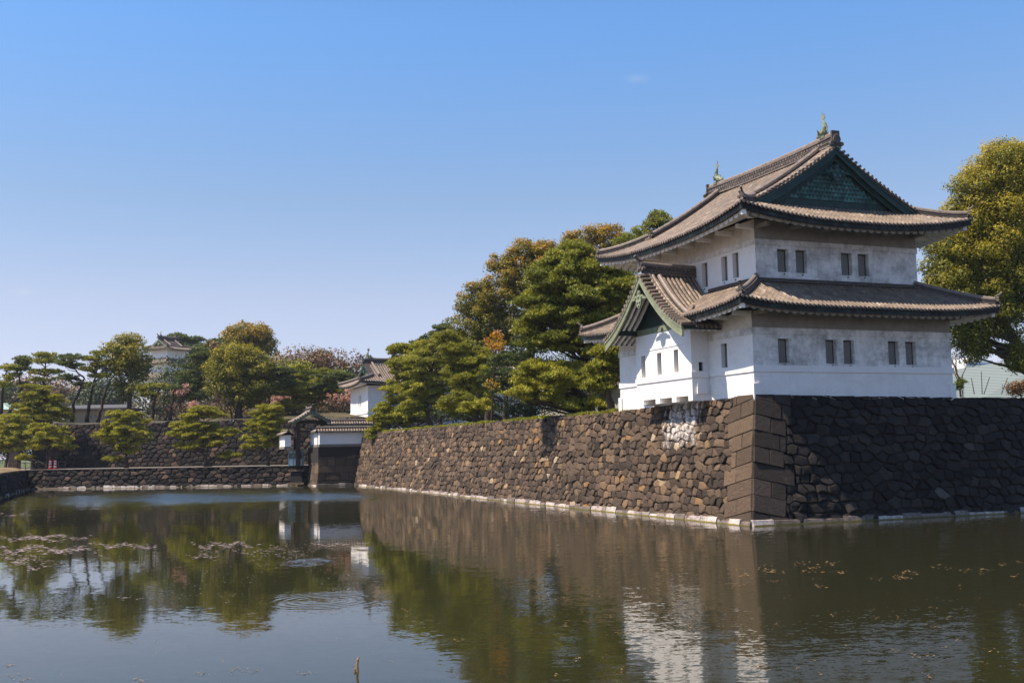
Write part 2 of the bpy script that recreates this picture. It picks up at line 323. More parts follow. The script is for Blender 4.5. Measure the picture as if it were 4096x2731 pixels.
def put_stone(mb, P, poly, tone, rnd, bulge=0.10, flat=False):
    A = 0.0; cx = cy = 0.0; n = len(poly)
    if n < 3: return
    for i in range(n):
        a, b = poly[i], poly[(i + 1) % n]; w = a[0] * b[1] - b[0] * a[1]; A += w; cx += (a[0] + b[0]) * w; cy += (a[1] + b[1]) * w
    if abs(A) < 0.03: return
    cx /= 3 * A; cy /= 3 * A; size = math.sqrt(abs(A) / 2)
    pts = []
    for i in range(n):                 # break the straight cell edges a little
        a, b = poly[i], poly[(i + 1) % n]
        if math.hypot(a[0] - b[0], a[1] - b[1]) < 0.05: continue
        pts.append(a)
        if not flat and math.hypot(a[0] - b[0], a[1] - b[1]) > 0.3:
            j = rnd.uniform(-0.07, 0.03) * size; dx, dy = (a[0] + b[0]) / 2 - cx, (a[1] + b[1]) / 2 - cy; q = math.hypot(dx, dy) + 1e-6
            pts.append(((a[0] + b[0]) / 2 + dx / q * j, (a[1] + b[1]) / 2 + dy / q * j))
    n = len(pts)
    if n < 3: return
    h0 = rnd.uniform(-0.03, 0.09) if not flat else rnd.uniform(0.04, 0.075)
    tx, tz = (rnd.uniform(-0.22, 0.22), rnd.uniform(-0.28, 0.18)) if not flat else (rnd.uniform(-.025, .025), rnd.uniform(-.05, .03))
    g = 0.020 if not flat else 0.022
    rings = [(1 - g / max(size, .2), -0.12, 0.0), (1 - (g + 0.03) / max(size, .2), 0.0, 1.0), (0.72 if not flat else 0.93, bulge * (0.7 if not flat else 0.35), 1.0)]
    vs = []
    for k, (sc, h, tw) in enumerate(rings):
        for (x, y) in pts:
            jx = rnd.uniform(-0.03, 0.03) * size if k == 2 and not flat else 0; jy = rnd.uniform(-0.03, 0.03) * size if k == 2 and not flat else 0
            sx, sy = cx + (x - cx) * sc + jx, cy + (y - cy) * sc + jy
            vs.append(P(sx, sy, h + (h0 + tx * (sx - cx) + tz * (sy - cy)) * tw))
    vs.append(P(cx + rnd.uniform(-.1, .1) * size, cy + rnd.uniform(-.1, .1) * size, (bulge if not flat else bulge * .35) + h0))
    fs = []
    for k in (0, 1):
        for i in range(n): fs.append((k * n + i, k * n + (i + 1) % n, (k + 1) * n + (i + 1) % n, (k + 1) * n + i))
    for i in range(n): fs.append((2 * n + i, 2 * n + (i + 1) % n, 3 * n))
    mb.raw(vs, fs, tone)

def tone_pick(rnd):
    t = min(max(rnd.gauss(0.44, 0.28), 0), 0.9)
    if rnd.random() < 0.03: t = rnd.uniform(0.93, 1.0)
    return t

def stone_face(mb, P, L, ztop, lo, cw, ch, seed, tilt=0.0, hi=None, zlo=-0.3, bulge=0.10):
    rnd = random.Random(seed); nc = int(L / cw) + 3; nr = int((ztop(0) + 0.6) / ch) + 2; S = {}
    for r in range(-2, nr + 2):
        for c in range(-3, nc + 3):
            S[r, c] = ((c + 0.5 * (r % 2) + rnd.uniform(-.36, .36)) * cw, (r + 0.5 + rnd.uniform(-.34, .34)) * ch - tilt * 0)
    for (r, c), (sx, sz) in S.items():
        if not (-1 <= r < nr + 1 and -2 <= c < nc + 2): continue
        if sx < -1 or sx > L + 1 or sz < zlo - .5 or sz > ztop(sx) + .4: continue
        poly = [(sx - 2 * cw, sz - 2 * ch), (sx + 2 * cw, sz - 2 * ch), (sx + 2 * cw, sz + 2 * ch), (sx - 2 * cw, sz + 2 * ch)]
        for dr in (-2, -1, 0, 1, 2):
            for dc in (-2, -1, 0, 1, 2):
                if dr == dc == 0: continue
                q = S.get((r + dr, c + dc))
                if q is None: continue
                ax, az = (q[0] - sx) / cw, (q[1] - sz) / ch
                mx, mz = (q[0] + sx) / 2 / cw, (q[1] + sz) / 2 / ch
                poly = clip_half(poly, ax / cw, az / ch, ax * mx + az * mz)
                if len(poly) < 3: break
            if len(poly) < 3: break
        poly = clip_half(poly, 0, 1, ztop(sx)); poly = clip_half(poly, 0, -1, -zlo)
        l0 = lo(sz); poly = clip_half(poly, -1, 0, -l0)
        poly = clip_half(poly, 1, 0, L if hi is None else hi(sz))
        if tilt: poly = [(x + tilt * (z - sz), z) for x, z in poly]
        if len(poly) >= 3: put_stone(mb, P, poly, tone_pick(rnd), rnd, bulge)

def footing(mb, ma, P, s0, s1, seed, h=0.34):
    rnd = random.Random(seed); s = s0
    while s < s1:
        w = rnd.uniform(0.7, 1.9); e = min(s + w, s1); t = rnd.random() ** 1.4; hh = h * rnd.uniform(.55, 1.2); o = rnd.uniform(0.14, 0.24)
        a, b = s + 0.02, e - 0.03
        v = [P(a, -.3, .02), P(b, -.3, .02), P(b, -.3, o), P(a, -.3, o), P(a, hh, -.05), P(b, hh * rnd.uniform(.85, 1.05), -.05), P(b, hh * .8, o * .8), P(a, hh * .85, o * .8)]
        mb.raw(v, [(0, 3, 2, 1), (4, 5, 6, 7), (3, 7, 6, 2), (0, 4, 7, 3), (1, 2, 6, 5), (0, 1, 5, 4)], t)
        ma.raw([P(a, -.3, o + .012), P(b, -.3, o + .012), P(b, 0.05, o + .010), P(a, 0.045, o + .010)], [(0, 1, 2, 3)], t)
        s = e

B = 1.7 / 7.66
wall = thing('stone_wall', 'massive dark boulder wall rising from the moat under the white two storey castle tower', 'stone wall', C0, AX)
def PL(s, z, h): return (B * z - h, s, z + h * B * .3)
def PR(s, z, h): return (s, B * z - h, z + h * B * .3)
def zt_l(s): return 7.66 - 0.016 * max(0, min(s, 20)) - (0.05 if s > 20 else 0)
def zt_r(s): return 7.66 - 0.010 * max(0, min(s, 17))

def quoins(mb, P, seed, par):
    rnd = random.Random(seed); H = 0.94; sh = 0.20
    ends = {}
    for i in range(-1, 11):
        z0, z1 = i * H - 0.1, (i + 1) * H - 0.1
        Lq = rnd.uniform(2.1, 3.1); long_ = (i % 2 == par)
        cuts = ([0, Lq] if rnd.random() < .6 else [0, Lq * rnd.uniform(.72, .85), Lq]) if long_ else [0, Lq * rnd.uniform(.42, .56), Lq]
        ends[i] = Lq
        for a, b in zip(cuts[:-1], cuts[1:]):
            poly = [(B * (z0 - sh * a) + a, z0 - sh * a), (B * (z0 - sh * b) + b, z0 - sh * b), (B * (z1 - sh * b) + b + rnd.uniform(-.06, .06) * (b == Lq), z1 - sh * b), (B * (z1 - sh * a) + a, z1 - sh * a)]
            poly = clip_half(poly, 0, 1, 7.66 - .01 * a); poly = clip_half(poly, 0, -1, 0.3)
            if len(poly) >= 3 : put_stone(mb, P, poly, min(max(rnd.gauss(.5, .18), .1), .85), rnd, 0.06, True)
    return lambda z: B * z + ends.get(int((z + 0.1 + sh * 2.6) // H), 2.6)

mb = MB(); lo = quoins(mb, PL, 3, 0); mb.build('corner_stones', M['stone'], wall); mb = MB()
stone_face(mb, PL, 98, zt_l, lo, 0.74, 0.50, 11, tilt=0.25, bulge=0.055)
mb.build('sunlit_stone_face', M['stone'], wall)
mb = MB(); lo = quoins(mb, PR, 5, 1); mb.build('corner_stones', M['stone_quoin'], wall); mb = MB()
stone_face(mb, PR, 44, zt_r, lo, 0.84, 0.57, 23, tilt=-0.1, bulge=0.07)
tag(mb.build('shaded_stone_face', M['stone_dark'], wall), 'boulder face on the shaded side, shade put into its dark stone colour')
mb = MB()
mb.face([PL(0, -.5, -.12), PL(98, -.5, -.12), PL(98, 7.3, -.12), PL(B * 7.5, 7.5, -.12)]); mb.face([PR(0, -.5, -.12), PR(44, -.5, -.12), PR(44, 7.4, -.12), PR(B * 7.5, 7.5, -.12)])
mb.build('wall_core', M['crevice'], wall)
mb = MB(); ma = MB()
footing(mb, ma, PL, 0.0, 94, 4); footing(mb, ma, PR, 0.0, 44, 5)
mb.build('waterline_footing', M['footing'], wall); ma.build('algae_line', M['algae'], wall)

# castle ground behind the wall, in the wall's own frame
def ground_piece(name, pts, z, mat, kind='structure'):
    mb = MB(); mb.face([(p[0], p[1], z) for p in pts]); return tag(mb.build(name, mat), kind=kind)
gp = [uvw(2.0, 1.9, 0), uvw(200, 1.9, 0), uvw(200, 140, 0), uvw(2.0, 140, 0)]
# gently uneven grass shelf
def grass_shelf():
    mb = MB(); nu, nv = 26, 60; grid = {}
    for i in range(nu + 1):
        for j in range(nv + 1):
            u = 1.75 + (i / nu) ** 2 * 160; v = 1.9 + j / nv * 93
            z = 7.22 + min(u - 1.7, 6) * 0.03 + 0.06 * math.sin(v * 1.3 + u)
            grid[i, j] = len(mb.v); mb.v.append(tuple(uvw(u, v, z)))
    for i in range(nu):
        for j in range(nv):
            mb.f.append((grid[i, j], grid[i + 1, j], grid[i + 1, j + 1], grid[i, j + 1])); mb.t.append(random.random())
    tag(mb.build('castle_ground', M['grass']), kind='structure')
grass_shelf()

# ------------------------------------------------------------------ roof kit (local frames: eave rectangle x0..x1, y0..y1)
class Roof:
    def __init__(s, x0, x1, y0, y1, zc, lift, p, a, b, T, sp=0.31, rad=0.088, seg=0.34):
        s.x0, s.x1, s.y0, s.y1, s.zc, s.lift, s.p, s.a, s.b, s.T, s.sp, s.rad, s.seg = x0, x1, y0, y1, zc, lift, p, a, b, T, sp, rad, seg
        s.cx, s.cy = (x0 + x1) / 2, (y0 + y1) / 2; s.hx, s.hy = (x1 - x0) / 2, (y1 - y0) / 2
        s.rnd = random.Random(5)
    def h(s, t): return s.a * t + s.b * t * t
    def z(s, x, y, t): return s.zc + s.h(t) + s.lift * (min(abs(x - s.cx) / s.hx, 1) * min(abs(y - s.cy) / s.hy, 1)) ** s.p
    def pt(s, side, q, t, up=0):
        if side == 0: x, y = q, s.y0 + t
        elif side == 1: x, y = s.x1 - t, q
        elif side == 2: x, y = q, s.y1 - t
        else: x, y = s.x0 + t, q
        return np.array([x, y, s.z(x, y, t) + up])
    def rng_(s, side): return (s.x0, s.x1) if side in (0, 2) else (s.y0, s.y1)
    def side(s, mt, mp, side, tmax, tmin=lambda q: 0.0):
        a, b = s.rng_(side); n = int(round((b - a) / s.sp)); sp = (b - a) / n
        w = np.array([1.0, 0, 0]) if side in (0, 2) else np.array([0, 1.0, 0]); up = np.array([0, 0, 1.0])
        for i in range(n):
            q = a + (i + .5) * sp
            t0, t1 = tmin(q), tmax(q)
            if t1 - t0 < 0.05: continue
            ql, qr = q - sp / 2, q + sp / 2
            l0, l1, r0, r1 = tmin(ql), tmax(ql), tmin(qr), tmax(qr)
            ns = max(1, int((t1 - t0) / (s.seg * 2)))
            for k in range(ns):
                f0, f1 = k / ns, (k + 1) / ns
                mp.face([s.pt(side, ql, l0 + (l1 - l0) * f0), s.pt(side, qr, r0 + (r1 - r0) * f0), s.pt(side, qr, r0 + (r1 - r0) * f1), s.pt(side, ql, l0 + (l1 - l0) * f1)], s.rnd.random())
            barrel(mt, lambda t: s.pt(side, q, t), t0 - (0.05 if t0 == 0 else 0), t1, w, s.rad, s.seg, s.rnd, disc=(t0 == 0))

def barrel(mt, f, t0, t1, w, rad, seg, rnd, disc=True, n=4):
    ns = max(1, int(round((t1 - t0) / seg))); up = np.array([0, 0, 1.0])
    for k in range(ns):
        ta, tb = t0 + (t1 - t0) * k / ns, t0 + (t1 - t0) * (k + 1) / ns
        pa, pb = f(ta), f(tb); ra, rb = rad * 1.06, rad * 0.92; vs = []
        for p_, r_ in ((pa, ra), (pb, rb)):
            for j in range(n + 1):
                th = math.pi * j / n; vs.append(p_ + w * math.cos(th) * r_ + up * (math.sin(th) * r_ + 0.01))
        mt.raw(vs, [(j, j + 1, n + 2 + j, n + 1 + j) for j in range(n)], (.40 + .25 * rnd.random() if rnd.random() < .93 else rnd.uniform(.7, 1)))
    if disc:
        p_ = f(t0); d = p_ - f(t0 + .1); d /= np.linalg.norm(d); ring = []
        for j in range(10):
            th = 2 * math.pi * j / 10; ring.append(p_ + w * math.cos(th) * rad * 1.15 + up * (math.sin(th) * rad * 1.15 + 0.0) + d * 0.01)
        mt.raw(ring + [p_ + d * 0.03], [(j, (j + 1) % 10, 10) for j in range(10)], rnd.random() * .4)
        mt.raw(ring + [q - d * .12 for q in ring], [(j, 10 + j, 10 + (j + 1) % 10, (j + 1) % 10) for j in range(10)], rnd.random() * .5)

def ridge(mb, pts, w, h, seed=1, cap=True, step=None):
    rnd = random.Random(seed)
    pts = [np.array(p, float) for p in pts]
    z = np.array([0, 0, 1.0])
    for a, b in zip(pts[:-1], pts[1:]):
        e = (b - a) * 0.02; b2, a2 = b + e, a - e
        mb.bar(a2 + z * h * .30, b2 + z * h * .30, w, h * .60, rnd.uniform(.0, .15))
        mb.bar(a2 + z * h * .08, b2 + z * h * .08, w * 1.25, h * .10, rnd.uniform(.6, .8))
        mb.bar(a2 + z * h * .34, b2 + z * h * .34, w * 1.14, h * .05, rnd.uniform(.5, .7))
        mb.bar(a2 + z * h * .66, b2 + z * h * .66, w * 1.22, h * .09, rnd.uniform(.5, .8))
    if cap: mb.tube([p + z * h * .82 for p in pts], w * .42, 8, .85)

def studs(mb, a, b, w, h, sp, rnd):       # small round stud pattern on both sides of a ridge
    a = np.array(a, float); b = np.array(b, float); d = b - a; L = np.linalg.norm(d); d /= L
    sx = np.cross(d, (0, 0, 1.0)); sx /= np.linalg.norm(sx); n = int(L / sp)
    for i in range(n):
        for r, zz in enumerate((.21, .48)):
            p = a + d * (i + .5 + (r * .5)) * sp + np.array([0, 0, h * zz])
            for s in (-1, 1):
                c = p + sx * s * (w / 2 + .012)
                mb.bar(c, c + d * sp * .62, .03, h * .13, rnd.uniform(.4, .8))

def oni(mb, pos, d, s, disc_tone=.5, horn=True):     # ridge-end tile: scrolled shield, disc and upturned round tile above
    pos = np.array(pos, float); d = np.array(d, float); d /= np.linalg.norm(d); z = np.array([0, 0, 1.0]); w = np.cross(z, d); w /= np.linalg.norm(w)
    prof = [(-.75, -.35), (-.9, -.1), (-.7, .1), (-.48, .05), (-.42, .45), (-.25, .72), (0, .82), (.25, .72), (.42, .45), (.48, .05), (.7, .1), (.9, -.1), (.75, -.35), (.4, -.3), (0, -.45), (-.4, -.3)]
    mb.prism([pos + w * x * s * .5 + z * y * s * .62 for x, y in prof], d * s * .18, .35)
    for c, r in ((0.28, .26),):
        mb.tube([pos + z * c * s * .62 + d * s * .17, pos + z * c * s * .62 + d * s * .26], r * s, 12, disc_tone)
    for sx in (-1, 1): mb.tube([pos + w * sx * s * .36 - z * .08 * s + d * s * .16, pos + w * sx * s * .36 - z * .08 * s + d * s * .24], .13 * s, 8, .6)
    if horn: mb.tube([pos + z * s * .50, pos + z * s * .62 + d * s * .35, pos + z * s * .86 + d * s * .62], [s * .10, s * .11, s * .13], 8, .6)

def shachi(name, parent, pos, d, s):      # green bronze dolphin-fish: head down on the ridge, tail thrown up
    pos = np.array(pos, float); d = np.array(d, float); z = np.array([0, 0, 1.0]); w = np.cross(z, d); mb = MB()
    path = [(.62, .10), (.42, .16), (.18, .22), (-.02, .36), (-.10, .58), (-.05, .80), (.03, .98), (.05, 1.15)]
    rad = [.10, .17, .20, .19, .15, .11, .07, .03]
    mb.tube([pos + d * a * s + z * b * s for a, b in path], [r * s for r in rad], 8, .6)
    def fin(a, b, poly, tn):
        c = pos + d * a * s + z * b * s
        mb.prism([c + d * x * s + z * y * s - w * .02 * s for x, y in poly], w * .04 * s, tn)
    fin(.04, 1.05, [(-.05, 0), (-.20, .16), (-.12, .20), (-.10, .36), (0, .24), (.10, .48), (.10, .24), (.22, .14), (.06, 0)], .8)
    fin(-.20, .40, [(0, -.1), (-.14, .0), (-.06, .06), (-.16, .18), (-.04, .18), (-.06, .34), (.10, .26), (.1, 0)], .7)
    fin(.20, .30, [(0, 0), (-.02, .2), (.07, .14), (.12, .26), (.18, .12), (.26, .18), (.24, 0)], .7)
    for sx in (-1, 1):
        c = pos + d * .12 * s + z * .22 * s + w * sx * .16 * s
        mb.prism([c, c + w * sx * .26 * s + z * .2 * s, c + w * sx * .22 * s + z * .02 * s, c + w * sx * .24 * s - z * .10 * s, c - z * .12 * s], d * .04 * s, .7)
        mb.tube([c + d * .26 * s - w * sx * .02 * s, c + d * .26 * s + w * sx * .03 * s], .05 * s, 6, .9)
    mb.tube([pos + d * .62 * s + z * .10 * s, pos + d * .74 * s + z * .16 * s], [.09 * s, .05 * s], 6, .6)
    mb.box(pos[0] - .2 * s, pos[0] + .2 * s, pos[1] - .2 * s, pos[1] + .2 * s, pos[2] - .12 * s, pos[2] + .06 * s, .3)
    return mb.build(name, M['copper'], parent, smooth=False)

def wallface(mb, O, U, N, s0, s1, z0, z1, holes=(), dep=0.38, tone=.5):
    O, U, N = (np.array(v, float) for v in (O, U, N)); Z = np.array([0, 0, 1.0])
    P = lambda s, z, d=0: O + U * s + Z * z - N * d
    S = sorted({s0, s1, *[h[0] for h in holes], *[h[1] for h in holes]}); Q = sorted({z0, z1, *[h[2] for h in holes], *[h[3] for h in holes]})
    for a, b in zip(S[:-1], S[1:]):
        for c, d in zip(Q[:-1], Q[1:]):
            m = ((a + b) / 2, (c + d) / 2)
            if any(h[0] < m[0] < h[1] and h[2] < m[1] < h[3] for h in holes): continue
            mb.face([P(a, c), P(b, c), P(b, d), P(a, d)], tone)
    for h in holes:
        a, b, c, d = h
        for p, q in (((a, c), (b, c)), ((b, c), (b, d)), ((b, d), (a, d)), ((a, d), (a, c))):
            mb.face([P(*p), P(*q), P(*q, dep), P(*p, dep)], tone)

def window_part(parent, O, U, N, h, dep=0.36, slim=.12):
    O, U, N = (np.array(v, float) for v in (O, U, N)); Z = np.array([0, 0, 1.0]); P = lambda s, z, d: O + U * s + Z * z - N * d
    a, b, c, d = h; mb = MB()
    e = b - (b - a) * slim if slim >= 0 else b; a2 = a if slim >= 0 else a - (b - a) * slim
    mb.prism([P(a - .02, c - .02, dep - .05), P(b + .02, c - .02, dep - .05), P(b + .02, d + .02, dep - .05), P(a - .02, d + .02, dep - .05)], -N * .06, .3)
    o = mb.build('window', M['shutter'], parent)
    mb = MB(); g = .02                       # dark gap beside the sliding shutter and along its head
    mb.prism([P(e, c, dep - .075), P(e + g * 1.6, c, dep - .075), P(e + g * 1.6, d, dep - .075), P(e, d, dep - .075)], -N * .02, 0)
    mb.prism([P(a, d - .05, dep - .08), P(b, d - .05, dep - .08), P(b, d, dep - .08), P(a, d, dep - .08)], -N * .02, 0)
    mb.build('shutter_gap', M['hole'], o)
    mb = MB(); m = (a + b) / 2 + .05; mb.tube([P(m, c - .12, -.05), P(m, c - .12, .04)], .045, 8, .2)
    mb.build('drain_spout', M['hole'], o)
    return o

def eaves(parent, R, sides, over, fascia, beams=True, raf_sp=.56, clip=None, inset=.10, th=.42):
    """copper fascia, plastered soffit with half-round rafters and wall brackets under the eaves of roof R"""
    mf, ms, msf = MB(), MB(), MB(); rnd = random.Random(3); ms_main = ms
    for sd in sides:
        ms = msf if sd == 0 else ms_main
        a, b = R.rng_(sd); n = 48
        for i in range(n):
            q0, q1 = a + inset + (b - a - 2 * inset) * i / n, a + inset + (b - a - 2 * inset) * (i + 1) / n
            if clip and clip(sd, (q0 + q1) / 2): continue
            A0, A1 = R.pt(sd, q0, inset, -.02), R.pt(sd, q1, inset, -.02); z = np.array([0, 0, 1.0])
            B0, B1 = R.pt(sd, q0, inset + .16, -.05), R.pt(sd, q1, inset + .16, -.05)
            mf.face([A0, A1, A1 - z * th, A0 - z * th], rnd.random()); mf.face([A0 - z * th, A1 - z * th, B1 - z * (th + .0), B0 - z * (th + .0)], rnd.random())
            n2 = 4
            for k in range(n2):
                f0, f1 = k / n2, (k + 1) / n2; pts = []
                for (q, f) in ((q0, f0), (q1, f0), (q1, f1), (q0, f1)):
                    t = inset + .16 + (over - inset - .16) * f
                    # mitre at the corners
                    lim = min(q - a, b - q); tt = min(t, max(lim, inset + .1)); p = R.pt(sd, q, tt); p[2] -= th + .06 + tt * .06; pts.append(p)
                ms.face(pts, .5)
        n = int((b - a - 1.2) / raf_sp); up = np.array([0, 0, 1.0]); w = np.array([1.0, 0, 0]) if sd in (0, 2) else np.array([0, 1.0, 0])
        for i in range(n + 1):
            q = a + .6 + (b - a - 1.2) * i / n
            if clip and clip(sd, q): continue
            t1 = min(over, min(q - a, b - q)); t0 = inset + .24
            if t1 - t0 < .15: continue
            vs = []; K = 6
            for t in (t0, t1):
                p = R.pt(sd, q, t); p[2] -= th + .05 + t * .06
                for j in range(K + 1):
                    th_ = math.pi * j / K; vs.append(p + w * math.cos(th_) * raf_sp * .44 - up * math.sin(th_) * .26)
            ms.raw(vs, [(j, j + 1, K + 2 + j, K + 1 + j) for j in range(K)] + [tuple(range(K + 1))], .5)
        if beams:
            m = int((b - a - 2 * over) / 2.2)
            for i in range(m + 1):
                q = a + over + .25 + (b - a - 2 * over - .5) * i / m
                if clip and clip(sd, q): continue
                p0 = R.pt(sd, q, over - 1.15); p1 = R.pt(sd, q, over + .05); p0[2] = R.zc + R.h(over - 1.15) - th - .42; p1[2] = p0[2]
                ms.bar(p0, p1, .26, .24, .5)
    mf.build('copper_fascia', fascia, parent); msf.build('shaded_soffit', M['plaster_shade_grime'], parent); return ms_main  # front soffit takes the dark plaster, shade painted into its colour

def hip_pts(R, corner, t0, t1, n=8, up=0.0):
    sx, sy = corner; pts = []
    for i in range(n + 1):
        t = t0 + (t1 - t0) * i / n; x = (R.x0 + t) if sx < 0 else (R.x1 - t); y = (R.y0 + t) if sy < 0 else (R.y1 - t)
        pts.append(np.array([x, y, R.z(x, y, t) + up]))
    return pts

# ------------------------------------------------------------------ the castle tower
tower = thing('castle_tower', 'large white two storey castle tower with tiled roofs standing on the moat wall corner', 'castle tower', C0, AX)
LX0, LX1, LY0, LY1 = 1.75, 17.1, 1.75, 19.2
UX0, UX1, UY0, UY1 = 3.2, 15.95, 3.2, 17.8
BX, BY0, BY1, BC = 0.45, 6.72, 14.15, 10.43
X, Y_, Z_ = (1, 0, 0), (0, 1, 0), (0, 0, 1)
wf = [(3.57, 4.38), (7.09, 7.92), (8.45, 9.29), (11.95, 12.79), (13.34, 14.19)]
wu = [(4.83, 5.66), (6.23, 7.08), (9.76, 10.63), (11.1, 11.97)]
wfh = [(a, b, 9.57, 11.07) for a, b in wf]; wuh = [(a, b, 15.46, 16.94) for a, b in wu]
lfh = [(4.58, 5.27, 9.5, 11.03)]; luh = [(5.10, 5.78, 15.36, 17.0), (6.40, 7.10, 15.34, 16.98), (8.82, 9.55, 15.3, 16.95)]
# lower storey
mb = MB(); wallface(mb, (0, LY0, 0), X, (0, -1, 0), LX0, LX1, 9.2, 11.72, wfh)
wallface(mg_ := MB(), (0, LY0, 0), X, (0, -1, 0), LX0, LX1, 7.2, 9.2); mg_.build('shaded_base_wall', M['plaster_mild'], tower)
wallface(mg_ := MB(), (0, LY0 - .012, 0), X, (0, -1, 0), LX0, LX1, 11.721, 12.75); mg_.build('shade_grime_frieze', M['plaster_shade_grime'], tower)  # frieze darker than the wall below: eave shade painted in, plus grime
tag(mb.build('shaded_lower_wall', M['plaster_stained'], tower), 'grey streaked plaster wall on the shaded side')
mb = MB(); wallface(mb, (LX0, 0, 0), Y_, (-1, 0, 0), LY0, LY1, 7.2, 11.72, lfh)
wallface(mg_ := MB(), (LX0 - .012, 0, 0), Y_, (-1, 0, 0), LY0, LY1, 11.721, 12.75); mg_.build('cream_frieze', M['plaster_cream'], tower)
wallface(mb, (0, LY1, 0), X, (0, 1, 0), LX0, LX1, 7.2, 12.75); wallface(mb, (LX1, 0, 0), Y_, (1, 0, 0), LY0, LY1, 7.2, 12.75)
mb.build('lower_wall', M['plaster_mild'], tower)
# upper storey
mb = MB(); wallface(mb, (0, UY0, 0), X, (0, -1, 0), UX0, UX1, 13.6, 17.5, wuh)
wallface(mg_ := MB(), (0, UY0 - .012, 0), X, (0, -1, 0), UX0, UX1, 17.501, 18.75); mg_.build('shade_grime_frieze', M['plaster_shade_grime'], tower)  # same frieze tone upstairs, eave shade and grime mixed in the colour
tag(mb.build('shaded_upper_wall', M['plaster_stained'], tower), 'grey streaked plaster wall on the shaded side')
mb = MB(); wallface(mb, (UX0, 0, 0), Y_, (-1, 0, 0), UY0, UY1, 13.6, 17.5, luh)
wallface(mg_ := MB(), (UX0 - .012, 0, 0), Y_, (-1, 0, 0), UY0, UY1, 17.501, 18.75); mg_.build('cream_frieze', M['plaster_cream'], tower)
wallface(mb, (0, UY1, 0), X, (0, 1, 0), UX0, UX1, 13.6, 18.75); wallface(mb, (UX1, 0, 0), Y_, (1, 0, 0), UY0, UY1, 13.6, 18.75)
mb.build('upper_wall', M['plaster'], tower)
for h in wfh: window_part(tower, (0, LY0, 0), X, (0, -1, 0), h, slim=.1)
for h in wuh: window_part(tower, (0, UY0, 0), X, (0, -1, 0), h, slim=.1)
for h in lfh: window_part(tower, (LX0, 0, 0), Y_, (-1, 0, 0), h)
for h in luh: window_part(tower, (UX0, 0, 0), Y_, (-1, 0, 0), h)
# plaster string courses
def band(x0, x1, y0, y1, z0, z1, o, name='string_course', mat='plaster_mild'):
    mb = MB(); mb.box(x0 - o, x1 + o, y0 - o, y0 + .1, z0, z1); mb.box(x0 - o, x0 + .1, y0 + .1, y1 + o, z0, z1)
    mb.box(x1 - .1, x1 + o, y0 + .1, y1 + o, z0, z1); mb.box(x0 + .1, x1 - .1, y1 - .1, y1 + o, z0, z1); mb.build(name, M[mat], tower)
band(LX0, LX1, LY0, LY1, 9.03, 9.43, .07, mat='plaster'); band(LX0, LX1, LY0, LY1, 11.33, 11.72, .06, mat='plaster_stained')
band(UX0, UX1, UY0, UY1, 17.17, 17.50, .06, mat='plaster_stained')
for (x, y, sx, sy) in ((LX0, LY0, -1, -1), (LX1, LY0, 1, -1), (LX0, LY1, -1, 1)):
    cx, cy = x - sx * .36, y - sy * .36
    mb = MB(); mb.box(min(cx, x + sx * .12), max(cx, x + sx * .12), min(cy, y + sy * .12), max(cy, y + sy * .12), 7.3, 8.32); mb.build('corner_block', M['plaster'], tower)
mb = MB(); mb.box(BX + .3, BX + 1.0, BY0 - .14, BY0 + .1, 7.95, 8.62)
mb.build('corner_block', M['plaster'], tower)

# lower (skirt) roof
RL = Roof(-0.5, 19.35, -0.5, 21.45, 12.86, 0.46, 4.0, .53, 0.0, 3.7)
def zbay(d): return 16.22 - 1.15 * d + .0725 * d * d
def skirt_min(q):
    zb = zbay(min(abs(q - BC), 5.4))
    return max(0.0, (zb - RL.zc - .05) / RL.a)
mt, mp = MB(), MB()
tm = lambda R: (lambda side: (lambda q: min(3.7, q - R.rng_(side)[0], R.rng_(side)[1] - q)))
for sd in range(4):
    lo_ = (lambda q: min(skirt_min(q), 3.7)) if sd == 3 else (lambda q: 0.0)
    RL.side(mt, mp, sd, tm(RL)(sd), lo_)
mt.build('lower_roof_tiles', M['tile'], tower); mp.build('lower_roof_pan', M['tile_pan'], tower)
hit_bay = lambda sd, q: sd == 3 and abs(q - BC) < 4.3
ms = eaves(tower, RL, range(4), 2.25, M['fascia'], clip=hit_bay)
for c in ((-1, -1), (1, -1), (-1, 1), (1, 1)):
    P_ = hip_pts(RL, c, .30, 2.4, 3); P_ = [p - np.array([0, 0, .62 + (.10 * k)]) for k, p in enumerate(P_)]
    for a_, b_ in zip(P_[:-1], P_[1:]): ms.bar(a_, b_, .30, .34)
ms.build('lower_soffit', M['plaster_mild'], tower)
mb = MB()
for k, c in enumerate(((-1, -1), (1, -1), (-1, 1), (1, 1))):
    P_ = hip_pts(RL, c, .25, 3.7, 9); ridge(mb, P_, .34, .46, k)
    d = P_[0] - P_[1]; d[2] = 0; oni(mb, P_[0] + np.array([0, 0, .28]) + d / np.linalg.norm(d) * .05, d, .62)
    mb.tube([P_[0] + (0, 0, .0), P_[0] + d / np.linalg.norm(d) * .32 + (0, 0, .10)], .10, 8, .5)
zt = RL.zc + RL.h(3.65)
for a_, b_ in (((UX0 - .16, UY0 - .16, zt), (UX1 + .16, UY0 - .16, zt)), ((UX0 - .16, UY0 - .16, zt), (UX0 - .16, BC - 2.2, zt)), ((UX0 - .16, BC + 2.2, zt), (UX0 - .16, UY1 + .16, zt)), ((UX1 + .16, UY0 - .16, zt), (UX1 + .16, UY1 + .16, zt))):
    ridge(mb, [a_, b_], .30, .30, 3, cap=False)
mb.build('lower_roof_ridge', M['tile_dark'], tower)

